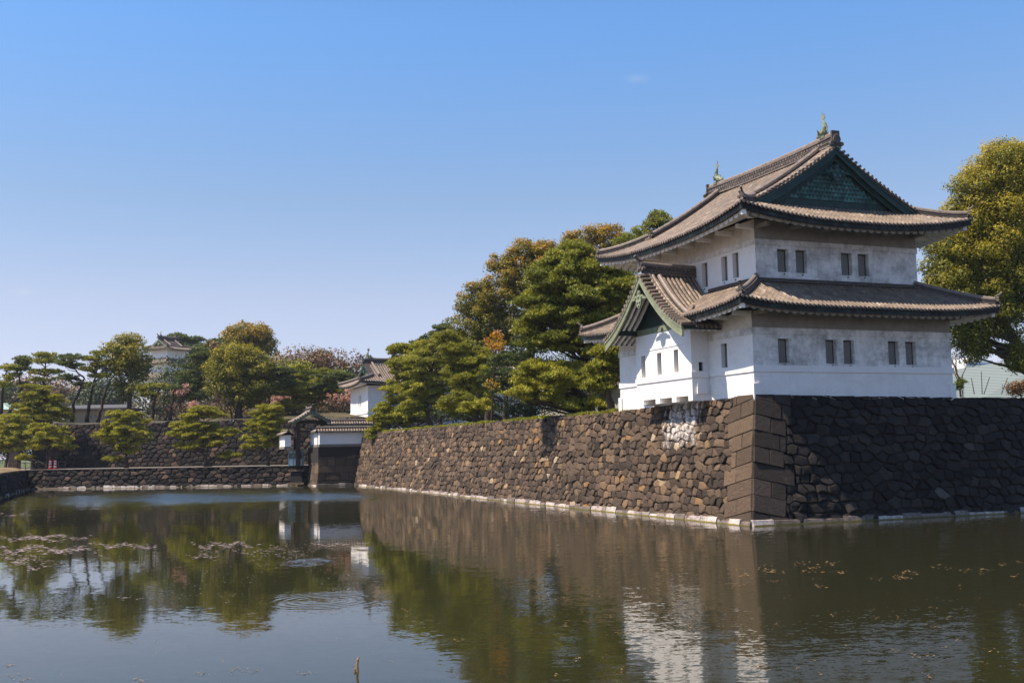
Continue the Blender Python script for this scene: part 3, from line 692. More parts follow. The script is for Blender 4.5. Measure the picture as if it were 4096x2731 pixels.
# upper roof: hipped below, gabled above
RU = Roof(0.55, 18.45, 0.55, 20.4, 18.40, 0.80, 2.5, .47, .0152, 9)
VG, WG = 2.30, 2.75                          # verge and gable wall, measured in from the eave
cxu = RU.cx; HX = RU.hx
def tu_side(sd):
    a, b = RU.rng_(sd)
    if sd in (0, 2): return lambda q: max(0, min(WG + .1, q - a, b - q))
    return lambda q: (HX if (q - a > VG - 0.001 and b - q > VG - 0.001) else max(0, min(q - a, b - q)))
mt, mp = MB(), MB()
for sd in range(4): RU.side(mt, mp, sd, tu_side(sd))
rnd = random.Random(8)
for yv, sg in ((RU.y0 + VG, 1), (RU.y1 - VG, -1)):        # short tiles lying across the verge
    for sd in (1, 3):
        t = VG + .5
        while t < HX - .2:
            p = RU.pt(sd, yv, t, .14); q = p + np.array([0, sg * .62, .05]); o_ = p - np.array([0, sg * .12, 0])
            mt.tube([o_, q], [.105, .085], 8, rnd.uniform(.2, .9)); t += .31
        for off in (.78, 1.08):
            f = lambda t_, sd=sd, off=off: RU.pt(sd, yv + sg * off, t_, .12)
            barrel(mt, f, VG + .4, HX - .1, np.array([0, 1.0, 0]), .12, .34, rnd, disc=True, n=6)
mt.build('upper_roof_tiles', M['tile'], tower); mp.build('upper_roof_pan', M['tile_pan'], tower)
ms = eaves(tower, RU, range(4), 2.62, M['fascia'])
for c in ((-1, -1), (1, -1), (-1, 1), (1, 1)):
    P_ = hip_pts(RU, c, .30, 2.7, 3); P_ = [p - np.array([0, 0, .62 + (.10 * k)]) for k, p in enumerate(P_)]
    for a_, b_ in zip(P_[:-1], P_[1:]): ms.bar(a_, b_, .32, .36)
ms.build('upper_soffit', M['plaster_mild'], tower)
mb = MB()
zr = RU.zc + RU.h(HX)
ry0, ry1 = RU.y0 + VG + .15, RU.y1 - VG - .15
RP = [np.array([cxu, ry0 + (ry1 - ry0) * i / 12, zr - .06 + .16 * abs(i / 6 - 1) ** 2.5]) for i in range(13)]
ridge(mb, RP, .46, .98, 1); studs(mb, RP[0] + (0, .6, -.1), RP[-1] + (0, -.6, -.1), .46, .98, .30, rnd)
for y, d in ((ry0 - .05, -1), (ry1 + .05, 1)):
    oni(mb, (cxu, y, zr + .30), (0, d, 0), 1.1, horn=False)
    mb.box(cxu - .30, cxu + .30, min(y, y + d * .16), max(y, y + d * .16), zr + .15, zr + 1.10, .3)
    c_ = np.array([cxu, y + d * .16, zr + .68])       # round flower crest
    mb.tube([c_, c_ + np.array([0, d * .05, 0])], .21, 16, .5)
    for k in range(16):
        th = 2 * math.pi * k / 16; e_ = np.array([math.cos(th), 0, math.sin(th)]); mb.tube([c_ + e_ * .06 + (0, d * .06, 0), c_ + e_ * .18 + (0, d * .06, 0)], .026, 5, .95)
for k, c in enumerate(((-1, -1), (1, -1), (-1, 1), (1, 1))):
    sg = 1 if c[1] < 0 else -1; yv = (RU.y0 + VG) if c[1] < 0 else (RU.y1 - VG); sd = 3 if c[0] < 0 else 1
    P_ = [RU.pt(sd, yv + sg * (1.55 - .0 * i), HX - .25 - (HX - .25 - 2.9) * i / 10, .02) for i in range(11)]
    ridge(mb, P_, .36, .52, k + 5); 
    oni(mb, P_[-1] + np.array([c[0] * .1, 0, .28]), (c[0], 0, 0), .62)
    P_ = hip_pts(RU, c, .25, 3.0, 8); ridge(mb, P_, .34, .46, k)
    d = P_[0] - P_[1]; d[2] = 0; oni(mb, P_[0] + np.array([0, 0, .28]) + d / np.linalg.norm(d) * .05, d, .62)
    mb.tube([P_[0], P_[0] + d / np.linalg.norm(d) * .32 + (0, 0, .10)], .10, 8, .5)
mb.build('upper_roof_ridge', M['tile_dark'], tower)
shachi('roof_fish', tower, (cxu, ry0 + .95, zr + .98), (0, 1, 0), 1.12)
shachi('roof_fish', tower, (cxu, ry1 - .95, zr + .98), (0, -1, 0), 1.12)

def gegyo(mb, c, w, d, s):                    # carved pendant under a gable apex
    c = np.array(c, float); w = np.array(w, float); d = np.array(d, float); z = np.array([0, 0, 1.0])
    pr = [(0, .62), (.16, .50), (.20, .28), (.42, .30), (.60, .16), (.86, .08), (.98, -.06), (.80, -.02), (.62, -.02), (.44, .02), (.34, -.10), (.30, -.34), (.16, -.52), (0, -.60)]
    poly = pr + [(-x, y) for x, y in pr[-2:0:-1]]
    mb.prism([c + w * x * s + z * y * s for x, y in poly], d * .10 * s, .5)
    for x, y, r in ((0, .18, .14), (-.16, -.16, .12), (.16, -.16, .12), (-.40, .14, .10), (.40, .14, .10), (0, -.40, .10), (0, .44, .08)):
        mb.tube([c + w * x * s + z * y * s + d * .09 * s, c + w * x * s + z * y * s + d * .16 * s], [r * s, r * s * .6], 10, .8)

def barge(mb, prof, o, d, thick, th0, th1, tone=.5, lip=True):
    """curved gable board: prof(k)->(point on the roof edge) for k in 0..1 from the apex down"""
    K = 14; d = np.array(d, float)
    for i in range(K):
        a, b = prof(i / K), prof((i + 1) / K); ha, hb = th0 + (th1 - th0) * i / K, th0 + (th1 - th0) * (i + 1) / K; z = np.array([0, 0, 1.0])
        mb.prism([a, b, b - z * hb, a - z * ha], d * thick, tone)
        if lip:
            mb.prism([a + d * thick, b + d * thick, b - z * hb * .20 + d * thick, a - z * ha * .20 + d * thick], d * .05, min(tone + .2, 1))
            mb.prism([a - z * ha * .86 + d * thick, b - z * hb * .86 + d * thick, b - z * hb + d * thick, a - z * ha + d * thick], d * .04, min(tone + .15, 1))

for yv, sg in ((RU.y0 + VG, -1), (RU.y1 - VG, 1)):
    mb = MB(); yw = yv - sg * .45
    pts = []
    for i in range(-12, 13):
        x = cxu + i / 12 * (HX - WG + .2); t = HX - abs(x - cxu); pts.append((x, yw, RU.z(x, yw, t) - .10))
    mb.face([(cxu - HX + WG - .2, yw, RU.zc + RU.h(WG) - .3), (cxu + HX - WG + .2, yw, RU.zc + RU.h(WG) - .3)] + pts[::-1], .35)
    rnd = random.Random(2)
    for r in range(9):                            # overlapping copper scales on the gable wall
        zz = 20.35 + r * .28
        for i in range(-16, 17):
            x = cxu + (i + .5 * (r % 2)) * .30
            t = HX - abs(x - cxu)
            if zz + .35 > RU.z(x, yw, t) - .75 or abs(x - cxu) > 4.4: continue
            K = 8; ring = [(x + .15 * math.cos(math.pi * j / K), yw + sg * (.03 + .05 * (1 - 1)), zz + .27 * math.sin(math.pi * j / K)) for j in range(K + 1)]
            mb.face([(x, yw + sg * .085, zz)] + ring, .55 + rnd.uniform(0, .45))
    mb.build('gable_wall', M['copper_dark'], tower)
    mb = MB()
    for s in (-1, 1):
        sd = 3 if s < 0 else 1
        pf = lambda k, sd=sd: RU.pt(sd, yv + (-sg) * .12, HX - k * (HX - VG - .05), -.04)
        barge(mb, pf, None, (0, sg, 0), .09, .42, .62, .40)
        pf2 = lambda k, sd=sd: RU.pt(sd, yv + (-sg) * .30, HX - k * (HX - VG - .05), -.50)
        barge(mb, pf2, None, (0, sg, 0), .08, .34, .46, .30)
    mb.build('bargeboard', M['copper_dark'], tower)
    mb = MB(); gegyo(mb, (cxu, yv - sg * .08, zr - 1.75), (1, 0, 0), (0, sg, 0), 1.05); mb.build('gable_pendant', M['copper_dark'], tower)

# projecting bay with its steep gable
mb = MB()
cut = [(7.25, 8.78, 7.50, 7.86), (9.35, 10.95, 7.50, 7.86), (11.55, 13.2, 7.50, 7.86)]
bwh = [(8.37, 8.93, 9.45, 10.97), (10.6, 11.17, 9.43, 10.95), (12.84, 13.42, 9.40, 10.94)]
wallface(mb, (BX, 0, 0), Y_, (-1, 0, 0), BY0, BY1, 7.52, 12.35, bwh + [(a, b, 7.52, d) for a, b, c, d in cut], .30)
sw = [(0.98, 1.32, 9.42, 10.0)]
wallface(mb, (0, BY0, 0), X, (0, -1, 0), BX, LX0 - .002, 7.52, 12.6, sw, .25); wallface(mb, (0, BY1, 0), X, (0, 1, 0), BX, LX0 - .002, 7.52, 12.6)
mb.face([(BX + .3, BY0, 7.95), (LX0, BY0, 7.95), (LX0, BY1, 7.95), (BX + .3, BY1, 7.95)])
for y0, y1 in ((BY0, 7.25), (8.78, 9.35), (10.95, 11.55), (13.2, BY1)): mb.box(BX + .302, LX0 - .01, y0 + .01, y1 - .01, 7.53, 7.94)
mb.build('bay_wall', M['plaster'], tower)
for h in bwh: window_part(tower, (BX, 0, 0), Y_, (-1, 0, 0), h)
mb = MB(); mb.box(.98, 1.32, BY0 + .20, BY0 + .24, 9.42, 10.0, .5); mb.build('window', M['hole'], tower)
mb = MB()
for z0, z1, o in ((9.0, 9.37, .07), (11.22, 11.32, .04)):
    mb.box(BX - o, BX + .05, BY0 - o, BY1 + o, z0, z1); mb.box(BX + .05, LX0 - .1, BY0 - o, BY0 + .05, z0, z1); mb.box(BX + .05, LX0 - .1, BY1 - .05, BY1 + o, z0, z1)
mb.build('bay_string_course', M['plaster'], tower)
VX = -1.08                                     # verge plane of the bay
def bz(d, up=0): return zbay(d) + up
mt, mp = MB(), MB(); rnd = random.Random(12)
xs = np.arange(VX + 1.02, UX0 - .05, .33)
for s in (-1, 1):
    for i, x in enumerate(xs):
        dmax = 5.42
        if x > LX0:
            zs = RL.zc + RL.a * (x + .5) - .35; d_ = 0
            while d_ < 5.4 and bz(d_) > zs: d_ += .1
            dmax = d_
        f = lambda t, x=x, s=s, dm=dmax: np.array([x, BC + s * (dm - t), bz(dm - t)])
        barrel(mt, f, -.05 if dmax > 5.4 else 0, dmax - .1, np.array([1.0, 0, 0]), .105, .34, rnd, disc=dmax > 5.4)
        for k in range(14): 
            d0, d1 = dmax * k / 14, dmax * (k + 1) / 14
            mp.face([(x - .165, BC + s * d0, bz(d0)), (x + .165, BC + s * d0, bz(d0)), (x + .165, BC + s * d1, bz(d1)), (x - .165, BC + s * d1, bz(d1))], rnd.random())
    for k in range(14):
        d0, d1 = 5.42 * k / 14, 5.42 * (k + 1) / 14
        mp.face([(VX, BC + s * d0, bz(d0)), (xs[0] - .165, BC + s * d0, bz(d0)), (xs[0] - .165, BC + s * d1, bz(d1)), (VX, BC + s * d1, bz(d1))], rnd.random())
    d_ = .25
    while d_ < 5.4:                              # tiles lying across the verge
        y, z = BC + s * d_, bz(d_) + .16
        mt.tube([(VX - .16, y, z - .04), (VX + .52, y, z + .04)], [.125, .10], 10, rnd.uniform(.15, .75)); d_ += .30
    for off in (.60, .86):
        f = lambda t, s=s, off=off: np.array([VX + off, BC + s * (5.4 - t), bz(5.4 - t) + .15])
        barrel(mt, f, 0, 5.3, np.array([1.0, 0, 0]), .125, .34, rnd, n=6)
mt.build('bay_roof_tiles', M['tile'], tower); mp.build('bay_roof_pan', M['tile_pan'], tower)
mb = MB()
RP = [np.array([VX + .25 + i * .5, BC, bz(0) - .1 + .12 * (1 - i / 8) ** 2]) for i in range(9)]; RP[-1][0] = UX0 + .02
ridge(mb, RP, .38, .86, 4); studs(mb, RP[0] + (.3, 0, 0), RP[-1], .38, .86, .28, rnd)
oni(mb, (VX + .22, BC, bz(0) + .40), (-1, 0, 0), .95)
for s in (-1, 1):
    P_ = [np.array([VX + 1.22, BC + s * (.45 + i * .39), bz(.45 + i * .39) + .03]) for i in range(11)]
    for a_, b_ in zip(P_[:-1], P_[1:]): mb.bar(a_ + (0, 0, .14), b_ + (0, 0, .14), .26, .28, rnd.uniform(0, .3)); mb.bar(a_ + (0, 0, .02), b_ + (0, 0, .02), .36, .06, .8)
    mb.tube([p + np.array([0, 0, .32]) for p in P_], .15, 8, .95)
    oni(mb, P_[-1] + np.array([0, s * .05, .30]), (0, s, 0), .66)
mb.build('bay_roof_ridge', M['tile_dark'], tower)
mb = MB()
for s in (-1, 1):
    pf = lambda k, s=s: np.array([VX + .04 + .0 * k, BC + s * 5.36 * k, bz(5.36 * k) - .03])
    barge(mb, pf, None, (-1, 0, 0), .10, .58, .66, .62)
gb = mb.build('bay_bargeboard', M['copper'], tower); gb['label'] = 'pale green sunlit copper gable board'
mb = MB(); gegyo(mb, (VX - .08, BC, bz(0) - 1.75), (0, 1, 0), (-1, 0, 0), 1.02); mb.build('bay_gable_pendant', M['copper'], tower)
mb = MB()
for s in (-1, 1):                                # dark underside of the bay roof
    for k in range(10):
        d0, d1 = 5.3 * k / 10, 5.3 * (k + 1) / 10
        mb.face([(VX + .1, BC + s * d0, bz(d0) - .16), (LX0, BC + s * d0, bz(d0) - .16), (LX0, BC + s * d1, bz(d1) - .16), (VX + .1, BC + s * d1, bz(d1) - .16)], .2)
    mb.bar((VX + .1, BC + s * 5.34, bz(5.34) - .12), (LX0, BC + s * 5.34, bz(5.34) - .12), .05, .22, .3)
    mb.prism([(BX + .02, BC, 12.74), (BX + .02, BC + s * 4.4, 12.74), (BX + .02, BC + s * 2.6, bz(2.6) - .1), (BX + .02, BC, bz(0) - .1)], (.05, 0, 0), .15)
mb.bar((VX + .5, BC - 4.4, 12.55), (VX + .5, BC + 4.4, 12.55), .01, .01, .2)
for y in (BC - 3.55, BC + 3.55): mb.bar((VX + .15, y, 12.62), (BX, y, 12.62), .34, .42, .2)
mb.build('bay_gable_recess', M['copper_dark'], tower)
mb = MB(); mb.box(BX - .05, BX + .1, BC - 3.9, BC + 3.9, 12.36, 12.74, .55); mb.build('copper_band', M['copper'], tower)
mb = MB()
for s in (-1, 1):
    for k in range(6):
        x = VX + .42 + k * .42
        mb = MB()
        for a_, b_ in ((.9, 2.5), (2.5, 3.6), (3.6, 5.1)):
            mb.bar((x, BC + s * a_, bz(a_) - .30), (x, BC + s * b_, bz(b_) - .30), .17, .22)
        mb.build('bay_rafter', M['plaster_mild'], tower)

# ------------------------------------------------------------------ generic smaller castle roof building
def castle_house(name, label, cat, loc, rot, parts_spec):
    t = thing(name, label, cat, loc, rot)
    return t
def simple_roof(t, x0, x1, y0, y1, zc, lift, a, b, gable, sp=.6, over=1.2, T=None, fascia='copper_dark', fish=0, seg=1.2, p=3.0):
    R = Roof(x0, x1, y0, y1, zc, lift, p, a, b, 9, sp=sp, rad=sp * .30, seg=seg)
    mt, mp, mr = MB(), MB(), MB(); HX = R.hx
    for sd in range(4):
        A, Bq = R.rng_(sd)
        if gable:
            vg, wg = gable
            fn = (lambda q, A=A, Bq=Bq: max(0, min(wg, q - A, Bq - q))) if sd in (0, 2) else (lambda q, A=A, Bq=Bq: HX if (q - A > vg and Bq - q > vg) else max(0, min(q - A, Bq - q)))
        else: fn = lambda q, A=A, Bq=Bq: max(0, min(T, q - A, Bq - q))
        R.side(mt, mp, sd, fn)
    mt.build('roof_tiles', M['tile'], t); mp.build('roof_pan', M['tile_pan'], t)
    hp = gable[0] if gable else T
    for k, c in enumerate(((-1, -1), (1, -1), (-1, 1), (1, 1))):
        P_ = hip_pts(R, c, .1, hp + .2, 5); ridge(mr, P_, .4, .5, k)
        d = P_[0] - P_[1]; d[2] = 0; oni(mr, P_[0] + np.array([0, 0, .3]), d, .7)
        if not gable and k < 3: mr.build('roof_ridge', M['tile_dark'], t); mr = MB()
    ms = MB(); mf = MB()
    for sd in range(4):
        A, Bq = R.rng_(sd); n = 10
        for i in range(n):
            q0, q1 = A + .1 + (Bq - A - .2) * i / n, A + .1 + (Bq - A - .2) * (i + 1) / n
            mf.face([R.pt(sd, q0, .1, -.02), R.pt(sd, q1, .1, -.02), R.pt(sd, q1, .1, -.34), R.pt(sd, q0, .1, -.34)], .5)
            l0, l1 = min(over + .1, max(min(q0 - A, Bq - q0), .1)), min(over + .1, max(min(q1 - A, Bq - q1), .1))
            ms.face([R.pt(sd, q0, .1, -.34), R.pt(sd, q1, .1, -.34), R.pt(sd, q1, l1, -.36 - .3 * l1), R.pt(sd, q0, l0, -.36 - .3 * l0)], .5)
    if gable:
        zr = R.zc + R.h(HX); ya, yb = y0 + vg, y1 - vg
        ridge(mr, [(R.cx, ya + .1, zr + .1), (R.cx, (ya + yb) / 2, zr), (R.cx, yb - .1, zr + .1)], .5, .9, 3)
        for yv, sg in ((ya, -1), (yb, 1)):
            mg = MB(); mbb = MB()
            oni(mr, (R.cx, yv + sg * .05, zr + .5), (0, sg, 0), 1.1)
            yw = yv - sg * .45; W = HX - wg + .2
            pts = [(R.cx + i / 6 * W, yw, R.zc + R.h(HX - abs(i / 6 * W)) - .1) for i in range(-6, 7)]
            mg.face([(R.cx - W, yw, R.zc + R.h(wg) - .4), (R.cx + W, yw, R.zc + R.h(wg) - .4)] + pts[::-1], .5)
            for s in (-1, 1):
                sd = 3 if s < 0 else 1
                pf = lambda k, sd=sd: R.pt(sd, yv, HX - k * (HX - vg), -.03)
                barge(mbb, pf, None, (0, sg, 0), .1, .42, .5, .45, lip=False)
                tt = vg + .3
                while tt < HX - .1:
                    p_ = R.pt(sd, yv, tt, .16); mr.tube([p_ + (0, sg * .1, 0), p_ - (0, sg * .7, 0)], sp * .24, 6, .7); tt += sp * .9
                P_ = [R.pt(sd, yv - sg * 1.3, HX - .3 - (HX - .3 - vg) * i / 5, .02) for i in range(6)]; ridge(mr, P_, .4, .5, 2)
            gegyo(mbb, (R.cx, yv + sg * .05, zr - 1.3), (1, 0, 0), (0, sg, 0), .8)
            if fish: shachi('roof_fish', t, (R.cx, yv - sg * .7, zr + .85), (0, -sg, 0), fish)
            mg.build('gable_wall', M['copper'], t); mbb.build('bargeboard', M[fascia], t)
    mr.build('roof_ridge', M['tile_dark'], t); mf.build('copper_fascia', M[fascia], t); ms.build('soffit', M['plaster_mild'], t)
    return R
def plain_windows(t, O, U, N, hs, mat='hole'):
    for h in hs: 
        O_, U_, N_ = (np.array(v, float) for v in (O, U, N)); P = lambda s, z, d: O_ + U_ * s + np.array([0, 0, 1.0]) * z - N_ * d
        mb = MB(); a, b, c, d = h; mb.prism([P(a, c, .12), P(b, c, .12), P(b, d, .12), P(a, d, .12)], -N_ * .05, .3); mb.build('window', M[mat], t)

# ------------------------------------------------------------------ far side: banks, walls, ground
def line_wall(name, label, a, b, zlo, zhi, cw, ch, mat, seed, batter=.12, foot=True, bulge=.12, cope=None, group=None, ztop=None):
    a = np.array([a[0], a[1], 0.0]); b = np.array([b[0], b[1], 0.0]); L = float(np.linalg.norm(b - a)); U = (b - a) / L; N = np.cross(U, (0, 0, 1.0))
    ang = math.atan2(U[1], U[0]); t = thing(name, label, 'stone wall', (a[0], a[1], 0), ang, group)
    P = lambda s, z, h: (s, batter * (z - zlo) - h, z)
    mb = MB(); zt = ztop or (lambda s: zhi)
    stone_face(mb, P, L, zt, lambda z: 0.0, cw, ch, seed, zlo=zlo - .1, bulge=bulge)
    mb.build('stone_face', mat, t)
    mb = MB(); mb.face([P(0, zlo - .3, -.12), P(L, zlo - .3, -.12), P(L, min(zt(L), zt(0)) - .05, -.12), P(0, min(zt(L), zt(0)) - .05, -.12)])
    mb.prism([P(0, zlo - .3, -.13), P(0, zhi - .3, -.13), (0, 2.0, zhi - .3), (0, 2.0, zlo)], (L, 0, 0)); mb.build('wall_core', M['crevice'], t)
    if foot:
        mb, ma = MB(), MB(); footing(mb, ma, P, 0, L, seed, .42); mb.build('waterline_footing', M['footing'], t); ma.build('algae_line', M['algae'], t)
    if cope:
        mb = MB(); mb.box(0, L, batter * (zhi - zlo) - .05, batter * (zhi - zlo) + .45, zhi + .01, zhi + cope); mb.build('coping', M['gravel'], t)
    return t
BZ = 2.85
line_wall('bank_wall', 'low dark stone bank wall with a pale coping on the far side of the moat', (-73, 164), (-28.6, 157.8), 0, BZ, 1.1, .62, M['stone_far'], 31, cope=.10)
line_wall('bank_wall', 'dark overgrown bank wall along the left edge of the moat', (-36, 62), (-73.2, 164.3), 0, BZ, 1.1, .7, M['stone_dark'], 32)
ZT = at(300, 970, 176)[2]
line_wall('terrace_wall', 'tall mottled stone wall behind the round pines with leaning trees on top', (-78, 181), (-20, 172), BZ, ZT, 1.05, .72, M['stone_far'], 33, batter=.16, foot=False)
def ground_poly(name, pts, z, mat):
    mb = MB(); mb.face([(x, y, z) for x, y in pts]); return tag(mb.build(name, mat), kind='structure')
ground_poly('gravel_path', [(-73.5, 164.2), (-28, 157.9), (-24, 160), (-18, 190), (-90, 190), (-300, 300), (-300, 60), (-36.4, 60)], BZ + .02, M['gravel'])
ground_poly('far_ground', [(-1500, 300), (-300, 190.5), (1600, 190.5), (1600, 3000), (-1500, 3000)], BZ, M['grass'])
# grassy top of the left bank and of the terrace
mb = MB(); rnd = random.Random(4); pts = []
for i in range(20):
    f0, f1 = i / 20, (i + 1) / 20; A = lambda f: np.array([-36.6 - 36.6 * f, 62 + 101.0 * f, 0])
    for k in range(4):
        g = [0, 1.2, 3, 6]; gg = [.08, .42, .5, .35]
        if k == 3: break
        mb.face([A(f0) + (-g[k], 0, BZ + gg[k]), A(f1) + (-g[k], 0, BZ + gg[k]), A(f1) + (-g[k + 1], 0, BZ + gg[k + 1]), A(f0) + (-g[k + 1], 0, BZ + gg[k + 1])], rnd.random())
tag(mb.build('bank_lawn', M['dry_grass']), kind='structure')
mb = MB()
for i in range(24):
    for j in range(14):
        def Gp(i, j):
            f = i / 24; a = np.array([-79, 181.6, 0]) * (1 - f) + np.array([-12, 171.6, 0]) * f; g = (j / 14) ** 1.7 * 150
            rise = 0.10 * g * (0.35 + 0.65 * math.exp(-((a[0] - -30) / 28) ** 2))
            return (a[0] * (1 + g / 180), a[1] + g + .9, ZT + .05 + rise + .15 * math.sin(i * 1.7 + j))
        mb.face([Gp(i, j), Gp(i + 1, j), Gp(i + 1, j + 1), Gp(i, j + 1)], random.random())
M['undergrowth'] = mat_tone('undergrowth', [(0, (0.035, 0.030, 0.014)), (1, (0.09, 0.07, 0.03))], nscale=1.2, namp=0.6)
tag(mb.build('wooded_hill', M['undergrowth']), kind='structure')

# ------------------------------------------------------------------ gate by the moat
gY = 152.0
zb = at(731, 1026, gY)[2]; zw = at(731, 992, gY)[2]
gate_base = thing('gate_abutment', 'squared stone abutment with a sunlit end carrying a white plaster wall beside the gate', 'stone abutment', C0, AX)
mb = MB(); rnd = random.Random(9)
def PGf(s, z, h): return (-5.1 + s, 97.6 + .09 * z - h, z)
def PGl(s, z, h): return (-5.1 + .09 * z - h, 97.6 + s, z)
for P, L, par in ((PGf, 6.6, 0), (PGl, 7.5, 1)):
    z = -.2; i = 0
    while z < zb - .1:
        hgt = rnd.uniform(.85, 1.3); z1 = min(z + hgt, zb); s = .09 * z
        while s < L:
            w = rnd.uniform(1.0, 2.2) if (s > .3 or (i + par) % 2) else 2.4
            put_stone(mb, P, [(s, z), (min(s + w, L), z), (min(s + w, L), z1), (s, z1)], rnd.uniform(.3, .85), rnd, .03, True); s += w
        z = z1; i += 1
mb.build('stone_block', M['stone'], gate_base)
mb = MB(); mb.box(-4.9, 1.4, 97.9, 105, -.3, zb - .02); mb.build('wall_core', M['crevice'], gate_base)
mb, ma = MB(), MB(); footing(mb, ma, PGf, 0, 6, 7, .4); footing(mb, ma, PGl, 0, 7, 8, .4); mb.build('waterline_footing', M['footing'], gate_base); ma.build('algae_line', M['algae'], gate_base)
def tiled_wall(label, u0, u1, v0, v1, z0, z1, along, cat='plaster wall'):
    t = thing('plaster_wall', label, cat, C0, AX)
    mb = MB(); mb.box(u0, u1, v0, v1, z0 + .35, z1); mb.build('plaster', M['plaster'], t)
    mb = MB(); mb.box(u0 - .08, u1 + .08, v0 - .08, v1 + .08, z0, z0 + .35, .6); mb.build('stone_plinth', M['gravel'], t)
    mt, mp = MB(), MB(); rnd = random.Random(5); o = .45; rise = .42
    if along == 'u':
        c = (v0 + v1) / 2; q0, q1 = u0 - .3, u1 + .3; h = (v1 - v0) / 2 + o; w = np.array([1.0, 0, 0]); g = lambda q, d, z: np.array([q, c + d, z])
    else:
        c = (u0 + u1) / 2; q0, q1 = v0 - .3, v1 + .3; h = (u1 - u0) / 2 + o; w = np.array([0, 1.0, 0]); g = lambda q, d, z: np.array([c + d, q, z])
    n = max(2, int((q1 - q0) / .38))
    for s in (-1, 1):
        for i in range(n):
            q = q0 + (i + .5) * (q1 - q0) / n
            barrel(mt, lambda t_: g(q, s * (h - t_), z1 + .05 + rise * t_ / h * 1.0), 0, h, w, .13, .5, rnd)
        mp.face([g(q0, s * h, z1 + .04), g(q1, s * h, z1 + .04), g(q1, 0, z1 + .05 + rise), g(q0, 0, z1 + .05 + rise)], .5)
    mp.face([g(q0, -h, z1 + .03), g(q1, -h, z1 + .03), g(q1, h, z1 + .03), g(q0, h, z1 + .03)], .2)
    mr = MB(); ridge(mr, [g(q0, 0, z1 + rise - .02), g(q1, 0, z1 + rise - .02)], .3, .34, 2); mr.build('ridge', M['tile_dark'], t)
    mt.build('roof_tiles', M['tile'], t); mp.build('roof_pan', M['tile_pan'], t); return t
tiled_wall('white plaster wall with tiled coping on the stone abutment, running right of the gate', -4.7, 2.5, 97.95, 98.75, zb, zw, 'u')
tiled_wall('short white plaster wall end with tiled coping on the abutment right beside the gate post', -4.7, -3.9, 99.4, 104.5, zb, zw, 'v')
tiled_wall('small white plaster wall end seen between the booth and the dark gate post', -8.6, -7.7, 103.2, 108, zb - .2, zw - .25, 'v')
tiled_wall('low white wall with dark tiles glimpsed behind the gate roof', -3, 6, 106, 106.8, zb + 1.3, zw + 1.25, 'u')
# small gate with a steep gable roof
gc = at(712, 1070, 157.5); z_e = at(712, 969, 157.5)[2]; z_r = at(712, 943, 157.5)[2]
gate = thing('moat_gate', 'dark timber gate on tall posts under a small tiled gable roof', 'gate', (gc[0], gc[1], 0), AX)
mb = MB()
for x in (-1.75, 1.75):
    mb.box(x - .26, x + .26, -.26, .26, BZ, z_e + .5); mb.build('gate_post', M['bark'], gate); mb = MB()
    mb.box(x - .2, x + .2, 1.9, 2.3, BZ, z_e - .6); mb.build('gate_post', M['bark'], gate); mb = MB()
mb.box(-2.4, 2.4, -.22, .22, z_e - .25, z_e + .25); mb.box(-2.2, 2.2, -.15, .15, z_e - 1.5, z_e - 1.2); mb.box(-2.2, -1.9, -.2, 2.4, z_e - .2, z_e + .1); mb.box(1.9, 2.2, -.2, 2.4, z_e - .2, z_e + .1)
mb.build('lintel', M['bark'], gate)
mb = MB(); mb.box(-1.48, -1.40, -.1, 1.8, BZ, z_e - 1.5); mb.box(1.40, 1.48, -.1, 1.8, BZ, z_e - 1.5); mb.build('gate_leaf', M['bark'], gate)
mt, mp, mr, mc = MB(), MB(), MB(), MB(); HG = 2.75; rs = z_r - z_e
gz = lambda d: z_e + rs * (1 - d / HG) * (0.72 + .28 * (1 - d / HG)) + .05
for s in (-1, 1):
    for i in range(11):
        y = -1.45 + i * .37
        barrel(mt, lambda t: np.array([s * (HG - t), y, gz(HG - t)]), 0, HG - .1, np.array([0, 1.0, 0]), .13, .5, rnd)
    for k in range(6):
        a_, b_ = HG * k / 6, HG * (k + 1) / 6
        mp.face([(s * a_, -1.65, gz(a_)), (s * b_, -1.65, gz(b_)), (s * b_, 2.6, gz(b_)), (s * a_, 2.6, gz(a_))], rnd.random())
        mp.face([(s * a_, -1.6, gz(a_) - .14), (s * b_, -1.6, gz(b_) - .14), (s * b_, 2.55, gz(b_) - .14), (s * a_, 2.55, gz(a_) - .14)], 0)
    d_ = .3
    while d_ < HG: mt.tube([(s * d_, -1.78, gz(d_) + .12), (s * d_, -1.2, gz(d_) + .14)], .12, 6, rnd.random()); d_ += .36
    barge(mc, lambda k, s=s: np.array([s * HG * k, -1.62, gz(HG * k) - .04]), None, (0, -1, 0), .08, .32, .36, .3, lip=False)
gegyo(mc, (0, -1.7, z_r - .75), (1, 0, 0), (0, -1, 0), .6)
ridge(mr, [(0, -1.55, z_r), (0, 2.5, z_r)], .34, .55, 2); oni(mr, (0, -1.6, z_r + .25), (0, -1, 0), .7); oni(mr, (0, 2.55, z_r + .25), (0, 1, 0), .6)
mt.build('roof_tiles', M['tile'], gate); mp.build('roof_pan', M['tile_pan'], gate); mr.build('roof_ridge', M['tile_dark'], gate); mc.build('bargeboard', M['copper'], gate)
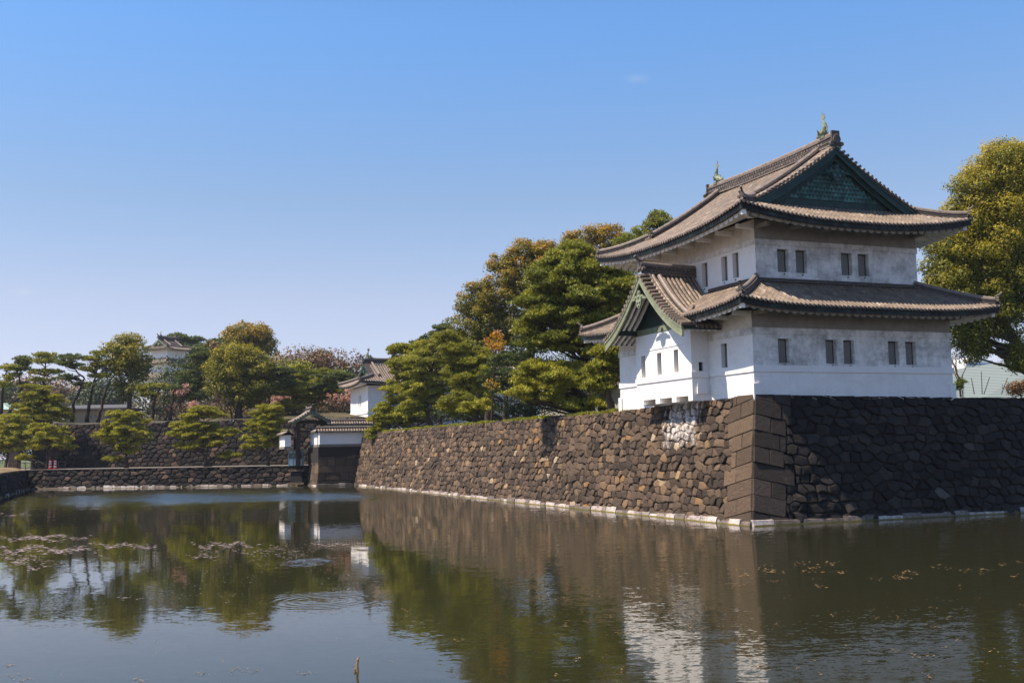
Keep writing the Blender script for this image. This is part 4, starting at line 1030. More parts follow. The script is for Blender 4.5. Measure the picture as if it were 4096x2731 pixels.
# guard booth
m_w = mat_tone('white_paint', [(0, (0.62, 0.66, 0.66)), (1, (0.74, 0.77, 0.76))], namp=.15); m_t = mat_tone('turquoise_paint', [(0, (0.12, 0.33, 0.34)), (1, (0.2, 0.45, 0.45))], namp=.2)
m_g, _n, _l, _p = new_mat('glass_pane'); _p.inputs['Base Color'].default_value = (.05, .06, .06, 1); _p.inputs['Roughness'].default_value = .06
m_red = mat_tone('red_paint', [(0, (0.5, 0.03, 0.02)), (1, (0.6, 0.05, 0.04))], namp=.1)
bc = at(680, 1071, 158.6)
booth = thing('guard_booth', 'small white and turquoise guard booth with a flat roof at the foot of the gate', 'booth', (bc[0], bc[1], BZ), AX - .25)
mb = MB(); mb.box(-1, 1, -.8, .8, .05, 1.0, .7); mb.box(-.97, .97, -.77, .77, 1.85, 2.15, .5); mb.build('panel', m_w, booth)
mb = MB()
for x in (-1, -.35, .3, 1): 
    for y in (-.8, .8): mb.box(x - .06, x + .06, y - .06, y + .06, 0, 2.2)
mb.box(-1.06, 1.06, -.87, -.8, 1.0, 1.08); mb.box(-1.06, 1.06, -.87, -.8, 1.8, 1.88); mb.box(-1.07, -1, -.8, .8, 1.0, 1.08); mb.build('frame', m_t, booth)
mb = MB(); mb.box(-.95, .95, -.74, .74, 1.0, 1.85); mb.build('window', m_g, booth)
mb = MB(); mb.prism([(-1.4, -1.15, 2.26), (1.45, -1.15, 2.12), (1.45, 1.15, 2.12), (-1.4, 1.15, 2.26)], (0, 0, .1), .8); mb.build('roof', m_t, booth)
# drain opening in the far bank wall
dp = at(682, 1093, 157.3); mb = MB(); ang = math.atan2(-6.2, 44.4)
ot = thing('drain_outlet', 'square dark drain opening framed with stone in the bank wall near the gate', 'drain', (dp[0], dp[1] + .3, dp[2] - .9), ang)
mb.box(-.85, .85, -.45, .05, 0, 1.55); mb.build('opening', M['hole'], ot)
mb = MB(); mb.box(-1.2, 1.2, -.62, .1, 1.56, 1.86, .6); mb.build('stone_lintel', M['stone'], ot); mb = MB(); mb.box(-1.2, 1.2, -.72, .1, -.3, -.02, .8); mb.build('stone_sill', M['stone'], ot)

# ------------------------------------------------------------------ long gatehouse behind the pines
GY = 172.0
pc = at(826.5, 873, GY); gz0 = pc[2] - .5
gh = thing('gatehouse', 'long white castle gatehouse with a tiled roof half hidden behind the pines', 'gatehouse', (pc[0], pc[1], 0), AX - math.pi / 2)
# local y runs right along the building, local x towards the camera; near eave corner at (0, 0)
Wg = 15.3
R = simple_roof(gh, -Wg, 0, 0, 46, gz0, .5, .42, .009, (2.6, 3.0), sp=.42, over=1.5, fish=1.25, seg=.8)
mb = MB(); zb_ = gz0 - 6.8
wallface(mb, (0, 1.7, 0), (1, 0, 0), (0, -1, 0), -Wg + 1.7, -1.7, zb_, gz0 - .2, [(-7.9, -7.3, gz0 - 3.5, gz0 - 1.6), (-6.7, -6.1, gz0 - 3.5, gz0 - 1.6)], .25)
mb.box(-Wg + 1.7, -1.72, 1.99, 42.3, zb_, gz0 - .2)
mb.box(-1.72, -1.66, 1.7, 42.3, zb_, gz0 - .2); mb.box(-Wg + 1.6, -1.6, 1.6, 1.69, gz0 - 4.7, gz0 - 4.3); mb.box(-1.655, -1.58, 1.6, 42.3, gz0 - 4.7, gz0 - 4.3)
mb.build('wall', M['plaster'], gh)
plain_windows(gh, (0, 1.7, 0), (1, 0, 0), (0, -1, 0), [(-7.9, -7.3, gz0 - 3.5, gz0 - 1.6), (-6.7, -6.1, gz0 - 3.5, gz0 - 1.6)], 'shutter')
# second, lower roofed wing seen between the trunks
lw = thing('long_storehouse', 'low dark tiled storehouse glimpsed between the pine trunks on the wall', 'storehouse', uvw(16, 38, 7.3), AX)
simple_roof(lw, 0, 9, -2, 34, 4.0, .3, .5, .01, (1.6, 2.0), sp=.6, over=1.2, T=None)
mb = MB(); mb.box(1.2, 7.8, -.8, 32.8, 0, 3.8); mb.build('wall', M['plaster_shade_grime'], lw)

# ------------------------------------------------------------------ three storey keep on the hill
KY = 292.0
kc = at(382.6, 905, KY)
keep = thing('hilltop_keep', 'distant white three storey castle keep rising above the trees on the left', 'castle keep', (kc[0], kc[1], 0), math.radians(-27))
# near bottom corner of the walls at local (0,0): -y gable side is sunlit, +x... walls run to -x and +y
kz = at(374, 905, KY)[2]
kpx = KY / 4347 * 1.7415 * 1.0
lev = [at(374, y, KY)[2] for y in (905, 866, 851, 833, 803)]
mb = MB()
kl = lambda y: at(380, y, KY)[2]
specs = [(4.2, 4.5, kl(905), kl(867)), (3.6, 3.9, kl(867), kl(833)), (3.1, 3.3, kl(833), kl(800))]      # half width, half length, floor, eave
kcx, kcy = -4.2, 4.5; kz = kl(905)
for hx_, hy_, z0, z1 in specs:
    mb.box(kcx - hx_, kcx + hx_, kcy - hy_, kcy + hy_, z0 - .5, z1 + .3)
    mb.box(kcx - hx_ - .05, kcx + hx_ + .05, kcy - hy_ - .05, kcy + hy_ + .05, z0 + (z1 - z0) * .42, z0 + (z1 - z0) * .47)
mb.build('wall', M['plaster'], keep)
for hx_, hy_, z0, z1 in specs:
    zz = z0 + (z1 - z0) * .68
    plain_windows(keep, (0, kcy - hy_, 0), (1, 0, 0), (0, -1, 0), [(kcx - 1.3, kcx - .9, zz - .5, zz + .5), (kcx + .5, kcx + .9, zz - .5, zz + .5)])
    plain_windows(keep, (kcx + hx_, 0, 0), (0, 1, 0), (1, 0, 0), [(kcy - 1.4, kcy - 1.0, zz - .5, zz + .5), (kcy + .8, kcy + 1.2, zz - .5, zz + .5)])
for (hx_, hy_, z0, z1), ex, T in ((specs[0], 1.3, 1.75), (specs[1], 1.2, 1.65)):
    simple_roof(keep, kcx - hx_ - ex, kcx + hx_ + ex, kcy - hy_ - ex, kcy + hy_ + ex, z1, .4, .85, 0, None, sp=.55, over=ex, T=T)
hx_, hy_, z0, z1 = specs[2]
simple_roof(keep, kcx - hx_ - 1.6, kcx + hx_ + 1.6, kcy - hy_ - 1.6, kcy + hy_ + 1.6, z1, .6, .45, .035, (1.5, 1.85), sp=.5, over=1.4, fascia='copper', fish=.9)
line_wall('keep_base', 'pale stone base wall under the distant hilltop keep', tuple(at(345, 900, KY - 2)[:2]), tuple(at(425, 900, KY + 1)[:2]), kz - 7, kz - .1, 1.4, 1.0, M['stone_far'], 41, foot=False)

# ------------------------------------------------------------------ low house and green roofed building on the left
m_beige = mat_tone('beige_wall', [(0, (0.38, 0.31, 0.22)), (1, (0.45, 0.37, 0.27))], namp=.2); m_groof = mat_tone('green_roof', [(0, (0.20, 0.32, 0.27)), (1, (0.30, 0.42, 0.36))], namp=.2); m_grey = mat_tone('grey_roof', [(0, (0.07, 0.07, 0.075)), (1, (0.10, 0.10, 0.105))], namp=.2)
hY = 200.0; ha = at(148, 969, hY); hb = at(287, 969, hY); hz1 = at(200, 942, hY)[2]; hz0 = ha[2] - .3
hs = thing('office_house', 'low beige house with a flat grey roof and dark windows behind the leaning pines', 'house', (ha[0], ha[1], 0), 0)
Lh = hb[0] - ha[0]; hw = [(Lh * .34 + k * 1.75, Lh * .34 + k * 1.75 + 1.4, hz0 + .9, hz1 - .9) for k in range(4)]
mb = MB(); wallface(mb, (0, 0, 0), X, (0, -1, 0), 0, Lh, hz0 - 1, hz1, hw, .2); mb.box(0, Lh, .3, 8, hz0 - 1, hz1); mb.face([(0, 0, hz0 - 1), (0, .3, hz0 - 1), (0, .3, hz1), (0, 0, hz1)]); mb.face([(Lh, 0, hz0 - 1), (Lh, .3, hz0 - 1), (Lh, .3, hz1), (Lh, 0, hz1)]); mb.build('wall', m_beige, hs)
for h in hw:
    mb = MB(); mb.box(h[0], h[1], .14, .18, h[2], h[3]); w_ = mb.build('window', m_g, hs)
    mb = MB(); mb.box(h[0], h[0] + .08, .08, .14, h[2], h[3]); mb.box(h[1] - .08, h[1], .08, .14, h[2], h[3]); mb.box(h[0], h[1], .06, .14, h[2] - .1, h[2]); mb.build('frame', m_w, w_)
mb = MB(); mb.prism([(-.8, -1.0, hz1 + .05), (Lh + .8, -1.0, hz1 + .05), (Lh + .8, -1, hz1 + .35), (-.8, -1, hz1 + .35)], (0, 9.5, 0), .7); mb.prism([(-.6, -.8, hz1 + .36), (Lh + .6, -.8, hz1 + .36), (Lh + .3, 4, hz1 + 1.1), (-.3, 4, hz1 + 1.1)], (0, .1, .06), .4); mb.build('roof', m_grey, hs)
ga = at(-40, 969, 190); gb_ = at(27, 969, 190); gzr = at(5, 923, 190)[2]; gze = at(20, 940, 190)[2]; gz_ = ga[2]
gr = thing('green_roofed_hall', 'hall with a pale green hipped roof at the left edge behind the pines', 'hall', (ga[0], ga[1], 0), 0)
Lg = gb_[0] - ga[0]; mb = MB(); wallface(mb, (0, 0, 0), X, (0, -1, 0), 0, Lg - .6, gz_ - 1, gze, [(1 + k * 1.6, 2.1 + k * 1.6, gz_ + .4, gze - .4) for k in range(2)], .2); mb.box(0, Lg - .6, .3, 8, gz_ - 1, gze); mb.build('wall', m_beige, gr)
mb = MB(); o_ = .6; mb.raw([(-o_, -o_, gze), (Lg, -o_, gze), (Lg, 8 + o_, gze), (-o_, 8 + o_, gze), (2.5, 4, gzr), (Lg - 3.6, 4, gzr)], [(0, 1, 5, 4), (1, 2, 5), (2, 3, 4, 5), (3, 0, 4), (0, 3, 2, 1)], .7); mb.build('roof', m_groof, gr)

# ------------------------------------------------------------------ right: corrugated roof hall, far office block, stakes
rY = 118.0
r0, r1 = at(2165, 915, rY), at(2420, 915, rY); rt = [at(2165, 853, rY + 14), at(2420, 812, rY + 14)]
m_cor, n_, l_, p_ = new_mat('corrugated_sheet'); nt_ = m_cor.node_tree
wv = n_.new("ShaderNodeTexWave"); wv.wave_type = 'BANDS'; wv.bands_direction = 'Z'; wv.inputs['Scale'].default_value = 1.55; wv.inputs['Distortion'].default_value = 0
tc_ = n_.new("ShaderNodeTexCoord"); l_.new(tc_.outputs['Object'], wv.inputs[0]); rr = ramp(nt_, [(0.25, (0.08, 0.105, 0.098)), (0.5, (0.20, 0.235, 0.22))]); l_.new(wv.outputs[0], rr.inputs[0]); l_.new(rr.outputs[0], p_.inputs['Base Color']); p_.inputs['Roughness'].default_value = .6
hall = thing('sheet_roof_hall', 'large hall with a pale ribbed sheet roof behind the wall at the right edge', 'hall', (0, 0, 0), 0)
mb = MB(); mb.prism([r0 - (0, 0, 2), r1 - (0, 0, 2), rt[1], rt[0]], (0, 0, -.4)); mb.build('roof', m_cor, hall)
mb = MB(); mb.prism([r0 + (0, 1.5, -6), r1 + (0, 1.5, -6), r1 + (0, 1.5, -1.8), r0 + (0, 1.5, -1.8)], (0, 12, 0)); mb.build('wall', m_beige, hall)
oY = 620.0; o0 = at(2222, 900, oY); oz = at(2250, 827, oY)[2]
off = thing('office_block', 'distant white office block with blue window bands above the ribbed roof', 'office block', (o0[0], o0[1], 0), .15)
Wo = 68 * oY / 4347 * 1.7415; mb = MB(); mb.box(0, Wo, 0, 20, 0, oz); mb.box(Wo * .12, Wo * .92, 2, 16, oz, oz + 1.8, .8); mb.build('wall', m_w, off)
m_bl = mat_tone('blue_glass', [(0, (0.16, 0.24, 0.38)), (1, (0.22, 0.32, 0.48))], rough=.2, namp=.1)
for k in range(9):
    mb = MB(); mb.box(.6, Wo - .6, -.12, -.02, oz - 3 - k * 3.4, oz - 1.4 - k * 3.4); mb.build('window_band', m_bl, off)
for i, (xa, ya, xb, yb, lb) in enumerate(((2212, 905, 2211, 862, 'shortest upright stick left of the tall one above the wall at right'), (2238, 905, 2231, 868, 'thin stick leaning left above the wall at the right'), (2256, 905, 2254, 853, 'tallest upright thin pole above the wall at the right'), (2260, 905, 2273, 866, 'thin pole leaning right beside the tallest pole'), (2300, 905, 2314, 868, 'rightmost thin leaning pole above the wall'))):
    Yp = 84; a_, b_ = at(xa, ya, Yp), at(xb, yb, Yp); mb = MB(); mb.tube([a_ - a_, (b_ - a_) * .5, b_ - a_], [.035, .03, .025], 6, .1)
    o = tag(mb.build('garden_pole', M['bark']), 'dark ' + lb, 'pole', 'thin poles above the right wall'); o.location = tuple(a_)

# ------------------------------------------------------------------ vegetation
def pick(r, n, lo=.0):      # spread points in a unit disc by best candidate
    out = []
    for _ in range(n):
        best, bd = None, -1
        for _k in range(8):
            a = r.uniform(0, 2 * math.pi); q = math.sqrt(r.uniform(lo, 1)); c = (q * math.cos(a), q * math.sin(a))
            d = min([math.hypot(c[0] - o[0], c[1] - o[1]) for o in out], default=9)
            if d > bd: best, bd = c, d
        out.append(best)
    return out
def blobs(ells, Y, r, deep=.85, zrow=None):
    pts = []
    for (cx, cy, rx, ry, n) in ells:
        c = at(cx, cy, Y); mpx = Y * 1.7415 / FPX
        for (a, b) in pick(r, n):
            yy = r.uniform(-1, 1) * math.sqrt(max(.04, 1 - a * a - b * b)) * rx * mpx * deep
            p = at(cx + a * rx, cy + b * ry, Y + yy * .98); p[1] = Y + yy; pts.append((p, c, rx * mpx, ry * mpx))
    return pts
def needles(P, S, tone, mat, parent, r, size, k=5, name='crown', updir=.55, width=.20):
    """tufts: k slim triangles fanned about each point"""
    n = len(P); g = np.random.default_rng(r.randrange(1 << 30))
    d = g.normal(size=(n, k, 3)); d[..., 2] += updir * 1.6; d /= np.linalg.norm(d, axis=2, keepdims=True)
    s = g.normal(size=(n, k, 3)); s = np.cross(d, s); s /= np.linalg.norm(s, axis=2, keepdims=True)
    L = size * g.uniform(.7, 1.3, (n, k, 1)); base = P[:, None, :] + g.normal(size=(n, k, 3)) * size * .12
    v = np.stack([base - s * L * width, base + s * L * width, base + d * L], axis=2).reshape(-1, 3)
    t = np.clip(np.repeat(tone, k) + .06 + g.normal(0, .12, n * k), 0, 1)
    return np_mesh(name, v, np.arange(n * k * 3), t, mat, parent, 3)
def leaves(P, Nrm, tone, mat, parent, r, size, name='crown'):
    n = len(P); g = np.random.default_rng(r.randrange(1 << 30))
    nn = Nrm + g.normal(size=(n, 3)) * .55; nn /= np.linalg.norm(nn, axis=1, keepdims=True) + 1e-9
    a = np.cross(nn, g.normal(size=(n, 3))); a /= np.linalg.norm(a, axis=1, keepdims=True) + 1e-9; b = np.cross(nn, a)
    L = size * g.uniform(.6, 1.35, (n, 1)); W = L * g.uniform(.45, .7, (n, 1))
    v = np.stack([P - a * L * .5, P + b * W * .5 + a * L * .05, P + a * L * .5, P - b * W * .5 - a * L * .05], axis=1).reshape(-1, 3)
    t = np.clip(tone + g.normal(0, .10, n), 0, 1)
    return np_mesh(name, v, np.arange(n * 4), t, mat, parent, 4)
def trunk_mesh(path, r0, r1, targets, r, parent, mat, br=.30, sub=True, wig=.12):
    mb = MB(); n = len(path); R_ = [r0 + (r1 - r0) * (i / (n - 1)) ** .8 for i in range(n)]
    R_[0] = r0 * 1.35; fine = []; fr = []
    for i in range(n - 1):
        for k in range(4):
            f = k / 4; fine.append(path[i] * (1 - f) + path[i + 1] * f + np.array([r.uniform(-1, 1), r.uniform(-1, 1), 0]) * wig * r0 * (0 if i == 0 and k == 0 else 1)); fr.append(R_[i] * (1 - f) + R_[i + 1] * f)
    fine.append(path[-1]); fr.append(R_[-1])
    mb.tube(fine, fr, 7, r.random())
    for tg in targets:
        # leave the trunk below the pad
        best = min(range(len(fine)), key=lambda i: abs((fine[i][2] + .35 * np.linalg.norm((tg - fine[i])[:2])) - tg[2]) + .25 * np.linalg.norm(tg - fine[i]))
        a = fine[best]; d = tg - a; L = np.linalg.norm(d)
        if L < .3: continue
        m1 = a + d * .35 + np.array([r.uniform(-.1, .1), r.uniform(-.1, .1), r.uniform(-.06, .12)]) * L; m2 = a + d * .7 + np.array([r.uniform(-.1, .1), r.uniform(-.1, .1), r.uniform(-.04, .1)]) * L
        q = min(fr[best] * .6, .05 + br * L * .06); mb.tube([a, m1, m2, tg], [q, q * .75, q * .5, q * .25], 5, r.random(), cap=False)
    return mb.build('trunk', mat, parent, smooth=True)

def pine(label, Y, trunk, ells, pad=1.2, flat=.33, mat='pine', r0=.28, tuft=None, dens=48, seed=0, group=None, bark='bark', base_z=None, deep=.85, tone0=.5, name='pine_tree'):
    if Y < 150: ells = [(a, b, c, d, max(2, int(n * 1.7))) for a, b, c, d, n in ells]; pad *= .78; flat *= 1.3
    elif Y < 172: ells = [(a, b, c, d, max(2, int(n * 2))) for a, b, c, d, n in ells]; pad *= .62; flat *= 1.15
    r = random.Random(seed * 77 + 5); path = [at(x, y, Y) for x, y in trunk]
    if base_z is not None: path[0][2] = base_z
    root = path[0].copy(); t = thing(name, label, 'pine tree', root, 0, group)
    pts = blobs(ells, Y, r, deep); mpx = Y * 1.7415 / FPX * 2.297
    tuft = tuft or max(.24, 2.0 * mpx); P, T = [], []
    g = np.random.default_rng(seed + 99)
    for (p, c, _, _) in pts:
        rr = pad * r.uniform(.65, 1.3); n = int(dens * rr * rr * 3.1 / (tuft / .3) ** 1.6) + 6; off = r.uniform(-.16, .16) + tone0
        a = g.uniform(0, 2 * np.pi, n); q = np.sqrt(g.uniform(0, 1, n)) * (1 + .30 * np.sin(a * 3 + r.uniform(0, 6))) + (g.uniform(0, 1, n) < .18) * g.uniform(0, .45, n)
        z = flat * rr * (np.sqrt(np.maximum(0, 1.05 - np.minimum(q, 1) ** 2)) * g.uniform(-.25, 1, n))
        tilt = r.uniform(-.18, .18); x_ = q * np.cos(a) * rr; y_ = q * np.sin(a) * rr
        P.append(np.stack([x_, y_, z + x_ * tilt], 1) + p - root); T.append(off + (z / (flat * rr) - .3) * .22)  # needle tone rises towards the pad top, a lit top put into the colour
    needles(np.concatenate(P), None, np.concatenate(T), M[mat], t, r, tuft)
    trunk_mesh([p - root for p in path], r0, r0 * .3, [p - root - np.array([0, 0, .1]) for (p, _, _, _) in pts], r, t, M[bark], wig=.5)
    return t
def broad(label, Y, trunk, ells, clump=1.3, mat='camphor', r0=.4, leaf=None, dens=210, seed=0, group=None, name='broadleaf_tree', cat='tree', tip=.35, deep=.8, tone0=.35, bark='bark', base_z=None, openness=0.0):
    ells = [(a, b, c, d, max(2, int(n * 1.9))) for a, b, c, d, n in ells]; clump *= .74
    r = random.Random(seed * 31 + 3); path = [at(x, y, Y) for x, y in trunk]
    if base_z is not None: path[0][2] = base_z
    root = path[0].copy(); t = thing(name, label, cat, root, 0, group)
    pts = blobs(ells, Y, r, deep); mpx = Y * 1.7415 / FPX * 2.297; leaf = leaf or max(.20, 2.1 * mpx)
    allc = np.mean([p for (p, _, _, _) in pts], axis=0); P, N_, T = [], [], []; g = np.random.default_rng(seed + 5)
    zs = np.array([p[2] for (p, _, _, _) in pts]); z0, z1 = zs.min(), zs.max()
    for (p, c, rx, ry) in pts:
        rr = clump * r.uniform(.6, 1.35); n = int(dens * rr * rr / (leaf / .25) ** 1.7) + 8
        d = g.normal(size=(n, 3)); d /= np.linalg.norm(d, axis=1, keepdims=True); rad = rr * g.uniform(.35 if openness else .55, 1.08, (n, 1)) * (1 + .28 * np.sin(d[:, :1] * 5 + r.uniform(0, 6)) * np.sin(d[:, 1:2] * 4 + r.uniform(0, 6)))
        q = d * rad; q[:, 2] *= .72; P.append(p + q - root); N_.append(d + np.array([0, 0, .35]))
        young = tip * ((p[2] - z0) / (z1 - z0 + .1)) ** .8 + (q[:, 2] / rr) * .22 + r.uniform(-.12, .12)
        T.append(tone0 + young)
    leaves(np.concatenate(P), np.concatenate(N_), np.concatenate(T), M[mat], t, r, leaf)
    trunk_mesh([p - root for p in path], r0, r0 * .35, [p - root for (p, _, _, _) in pts], r, t, M[bark], br=.45)
    return t
def bare(label, Y, base, top, spread, seed=0, mat='brown_twig', r0=.16, depthn=5, group=None, fan=3, buds=None):
    """leafless tree: recursive limbs down to fine twigs"""
    r = random.Random(seed); a = at(*base, Y); b = at(*top, Y); H = b[2] - a[2]; t = thing('bare_tree', label, 'tree', a, 0, group); mb = MB(); tw = MB(); tips = []
    def grow(p, d, L, rad, k):
        q = p + d * L * .5 + np.array([r.uniform(-1, 1), r.uniform(-1, 1), r.uniform(-.5, 1)]) * L * .06; e = p + d * L + np.array([r.uniform(-1, 1), r.uniform(-1, 1), 0]) * L * .08
        (mb if k < 2 else tw).tube([p, q, e], [rad, rad * .8, rad * .62], 6 if k < 2 else 3, r.random(), cap=False)
        if k >= depthn: tips.append(e); return
        for i in range(fan if k else fan + 1):
            ax = np.array([r.uniform(-1, 1), r.uniform(-1, 1), r.uniform(-.15, .6)]); ax /= np.linalg.norm(ax)
            nd = d * .8 + ax * spread + np.array([0, 0, .18]); nd /= np.linalg.norm(nd); grow(p + (e - p) * r.uniform(.55, 1), nd, L * r.uniform(.58, .82), rad * .55, k + 1)
    grow(np.zeros(3), np.array([0, 0, 1.0]), H * .34, r0, 0)
    mb.build('trunk', M['bark'], t, True); tw.build('twigs', M[mat], t)
    if buds:
        P = np.array(tips)[:, :]; g = np.random.default_rng(seed); P = np.repeat(P, 5, 0) + g.normal(0, .22, (len(P) * 5, 3))
        leaves(P, g.normal(size=P.shape), g.uniform(.2, .9, len(P)), M[buds], t, r, .27, name='blossom')
    return t
A_ = lambda x, y: (x / 3.034, y / 3.034 + 689)
B_ = lambda x, y: (x / 3.034 + 402, y / 3.034 + 689)
M_ = lambda x, y: (x / 3.0334 + 804, y / 3.0334 + 689)
GZ = 7.2

# pines and broadleaf trees on the wall, from the tower outwards
pine('broad dark pine with long tiered limbs standing tallest behind the wall left of the tower', depth_u(1392, 6), [(1392, 948), (1386, 880), (1368, 800), (1345, 710), (1322, 630), (1302, 575)],
     [(1305, 590, 40, 24, 6), (1305, 635, 82, 38, 16), (1325, 700, 118, 52, 30), (1280, 760, 78, 45, 14), (1400, 655, 55, 50, 12), (1395, 760, 50, 50, 10), (1340, 790, 80, 30, 10)], pad=1.35, flat=.42, mat='pine', r0=.42, seed=1, base_z=GZ, dens=52)
pine('bright low pine with a bent trunk right beside the bay of the tower', depth_u(1405, 4), [(1408, 950), (1400, 900), (1386, 850), (1372, 815)],
     [(1392, 850, 42, 26, 9), (1402, 815, 30, 20, 5), (1375, 880, 38, 20, 6)], pad=.9, flat=.45, tone0=.62, mat='pine', r0=.30, seed=2, base_z=GZ, bark='bark_red', dens=52)
pine('wide low pine spreading yellow green pads just left of the bent pine', depth_u(1345, 4), [(1365, 948), (1352, 915), (1325, 895), (1290, 885)],
     [(1262, 865, 76, 32, 20), (1235, 905, 50, 26, 9), (1310, 862, 50, 22, 8), (1335, 930, 48, 14, 6)], pad=1.0, flat=.42, tone0=.68, mat='pine', r0=.26, seed=3, base_z=GZ, dens=52)
broad('very large old tree with orange young leaves over its crown behind the tall dark pine', depth_u(1260, 20), [(1215, 965), (1212, 880), (1225, 790), (1262, 700), (1290, 640)],
      [(1402, 548, 34, 30, 7), (1340, 560, 42, 34, 9), (1262, 592, 52, 38, 12), (1205, 640, 52, 45, 13), (1275, 660, 80, 60, 16), (1190, 720, 60, 55, 13), (1380, 610, 60, 50, 10), (1150, 600, 26, 20, 5), (1205, 575, 30, 20, 5)], clump=1.5, mat='orange', r0=.6, seed=4, tip=.36, dens=330, base_z=GZ, tone0=.20, openness=1)
broad('rounded olive and orange tree at the left flank of the very large orange crowned tree', depth_u(1110, 12), [(1120, 968), (1122, 880), (1118, 800), (1112, 740)],
      [(1095, 690, 42, 34, 10), (1150, 660, 40, 36, 8), (1085, 740, 52, 42, 12), (1052, 790, 34, 28, 7), (1022, 800, 26, 20, 4), (1140, 745, 58, 50, 14), (1120, 800, 70, 40, 12)], clump=1.4, mat='orange', r0=.38, seed=5, tip=.32, dens=300, base_z=GZ, tone0=.17)
pine('dense bright green pine between the orange sapling and the drooping pine', depth_u(1080, 7), [(1092, 970), (1085, 915), (1078, 860), (1080, 810)],
     [(1072, 815, 46, 26, 9), (1075, 862, 62, 36, 18), (1090, 915, 52, 30, 11), (1050, 930, 34, 26, 6), (1030, 790, 26, 20, 4)], pad=1.1, flat=.5, mat='pine_bright', r0=.3, seed=6, base_z=GZ, dens=52, tone0=.35)
pine('full green pine with drooping limbs, second pine from the far end of the wall', depth_u(985, 6), [(990, 978), (978, 930), (984, 870), (1000, 815)],
     [(1000, 800, 36, 18, 6), (985, 840, 62, 32, 14), (995, 892, 62, 34, 15), (965, 935, 46, 26, 9)], pad=1.2, flat=.45, mat='pine', r0=.32, seed=7, base_z=GZ, dens=52, tone0=.65)
pine('flat topped pine at the far end of the wall, one limb overhanging the stones', depth_u(925, 5), [(932, 985), (925, 935), (915, 880), (900, 820)],
     [(912, 805, 16, 7, 4), (945, 803, 18, 10, 4), (925, 845, 34, 24, 9), (928, 895, 42, 30, 12), (908, 942, 44, 22, 10), (862, 998, 22, 12, 5), (945, 960, 40, 16, 6), (878, 968, 24, 12, 5)], pad=1.15, flat=.42, mat='pine', r0=.3, seed=8, base_z=GZ, dens=52, tone0=.7)
pine('thin dark pine with open limbs and a leaning reddish trunk behind the sapling', depth_u(1160, 5), [(1160, 958), (1157, 918), (1176, 880), (1198, 835)],
     [(1175, 850, 52, 40, 10), (1205, 800, 40, 34, 7), (1140, 880, 36, 22, 5)], pad=1.0, flat=.4, mat='pine_dark', r0=.16, seed=9, base_z=GZ, bark='bark_red', dens=30)
broad('slender sapling topped by one bright orange ball of leaves', depth_u(1130, 3.2), [(1129, 972), (1131, 915), (1134, 855), (1136, 810)],
      [(1138, 786, 22, 20, 7), (1128, 886, 14, 9, 3)], clump=.6, mat='orange', r0=.10, seed=10, tip=.3, dens=150, leaf=.2, base_z=GZ, tone0=.62, name='sapling')
pine('small shrubby pine crouching on the wall top below the sapling', depth_u(1096, 3), [(1100, 972), (1098, 955), (1094, 940)], [(1090, 940, 30, 14, 7), (1108, 930, 18, 8, 3)], pad=.7, flat=.5, mat='pine_bright', r0=.10, seed=11, base_z=GZ, dens=52)
pine('dark pine top poking up behind the left slope of the upper tower roof', depth_u(1500, 30), [(1470, 900), (1480, 700), (1495, 600), (1510, 520)],
     [(1512, 505, 22, 14, 5), (1495, 540, 36, 24, 8), (1450, 560, 34, 18, 5), (1440, 600, 30, 40, 5)], pad=1.1, flat=.6, mat='pine', r0=.35, seed=12, base_z=GZ, dens=30)
pine('slim dark pine top behind the leftmost pines, left of the rounded olive tree', depth_u(1010, 16), [(1012, 960), (1010, 880), (1012, 800), (1016, 755)], [(1018, 755, 14, 8, 4), (1000, 778, 28, 12, 7), (1015, 815, 44, 26, 10), (968, 795, 26, 12, 6)], pad=1.2, flat=.45, mat='pine_dark', r0=.3, seed=13, base_z=GZ)
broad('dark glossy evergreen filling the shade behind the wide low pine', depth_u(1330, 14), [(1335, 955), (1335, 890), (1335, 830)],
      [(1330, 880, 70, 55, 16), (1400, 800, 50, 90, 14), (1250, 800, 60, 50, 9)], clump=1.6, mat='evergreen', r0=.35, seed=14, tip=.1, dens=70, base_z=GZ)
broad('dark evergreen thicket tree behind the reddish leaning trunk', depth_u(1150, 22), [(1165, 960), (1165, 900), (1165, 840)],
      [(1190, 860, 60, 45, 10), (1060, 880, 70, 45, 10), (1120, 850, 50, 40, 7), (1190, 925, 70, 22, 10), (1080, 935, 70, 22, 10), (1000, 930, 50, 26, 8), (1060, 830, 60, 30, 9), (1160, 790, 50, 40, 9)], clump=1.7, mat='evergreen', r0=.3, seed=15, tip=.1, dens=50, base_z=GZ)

broad('low dark evergreen hedge under the pines at the far end of the wall', depth_u(960, 9), [(960, 982), (960, 970), (962, 960)],
      [(905, 962, 34, 10, 6), (970, 955, 45, 12, 8), (1035, 950, 40, 13, 8)], clump=1.3, mat='evergreen', r0=.15, seed=16, tip=.1, dens=80, base_z=GZ, name='hedge', cat='hedge')
broad('clipped dark evergreen bush between the wide low pine and the orange sapling', depth_u(1220, 8), [(1230, 955), (1230, 945), (1230, 935)],
      [(1230, 935, 50, 14, 8), (1180, 938, 36, 13, 6)], clump=1.2, mat='evergreen', r0=.15, seed=17, tip=.1, dens=80, base_z=GZ, name='bush', cat='bush')
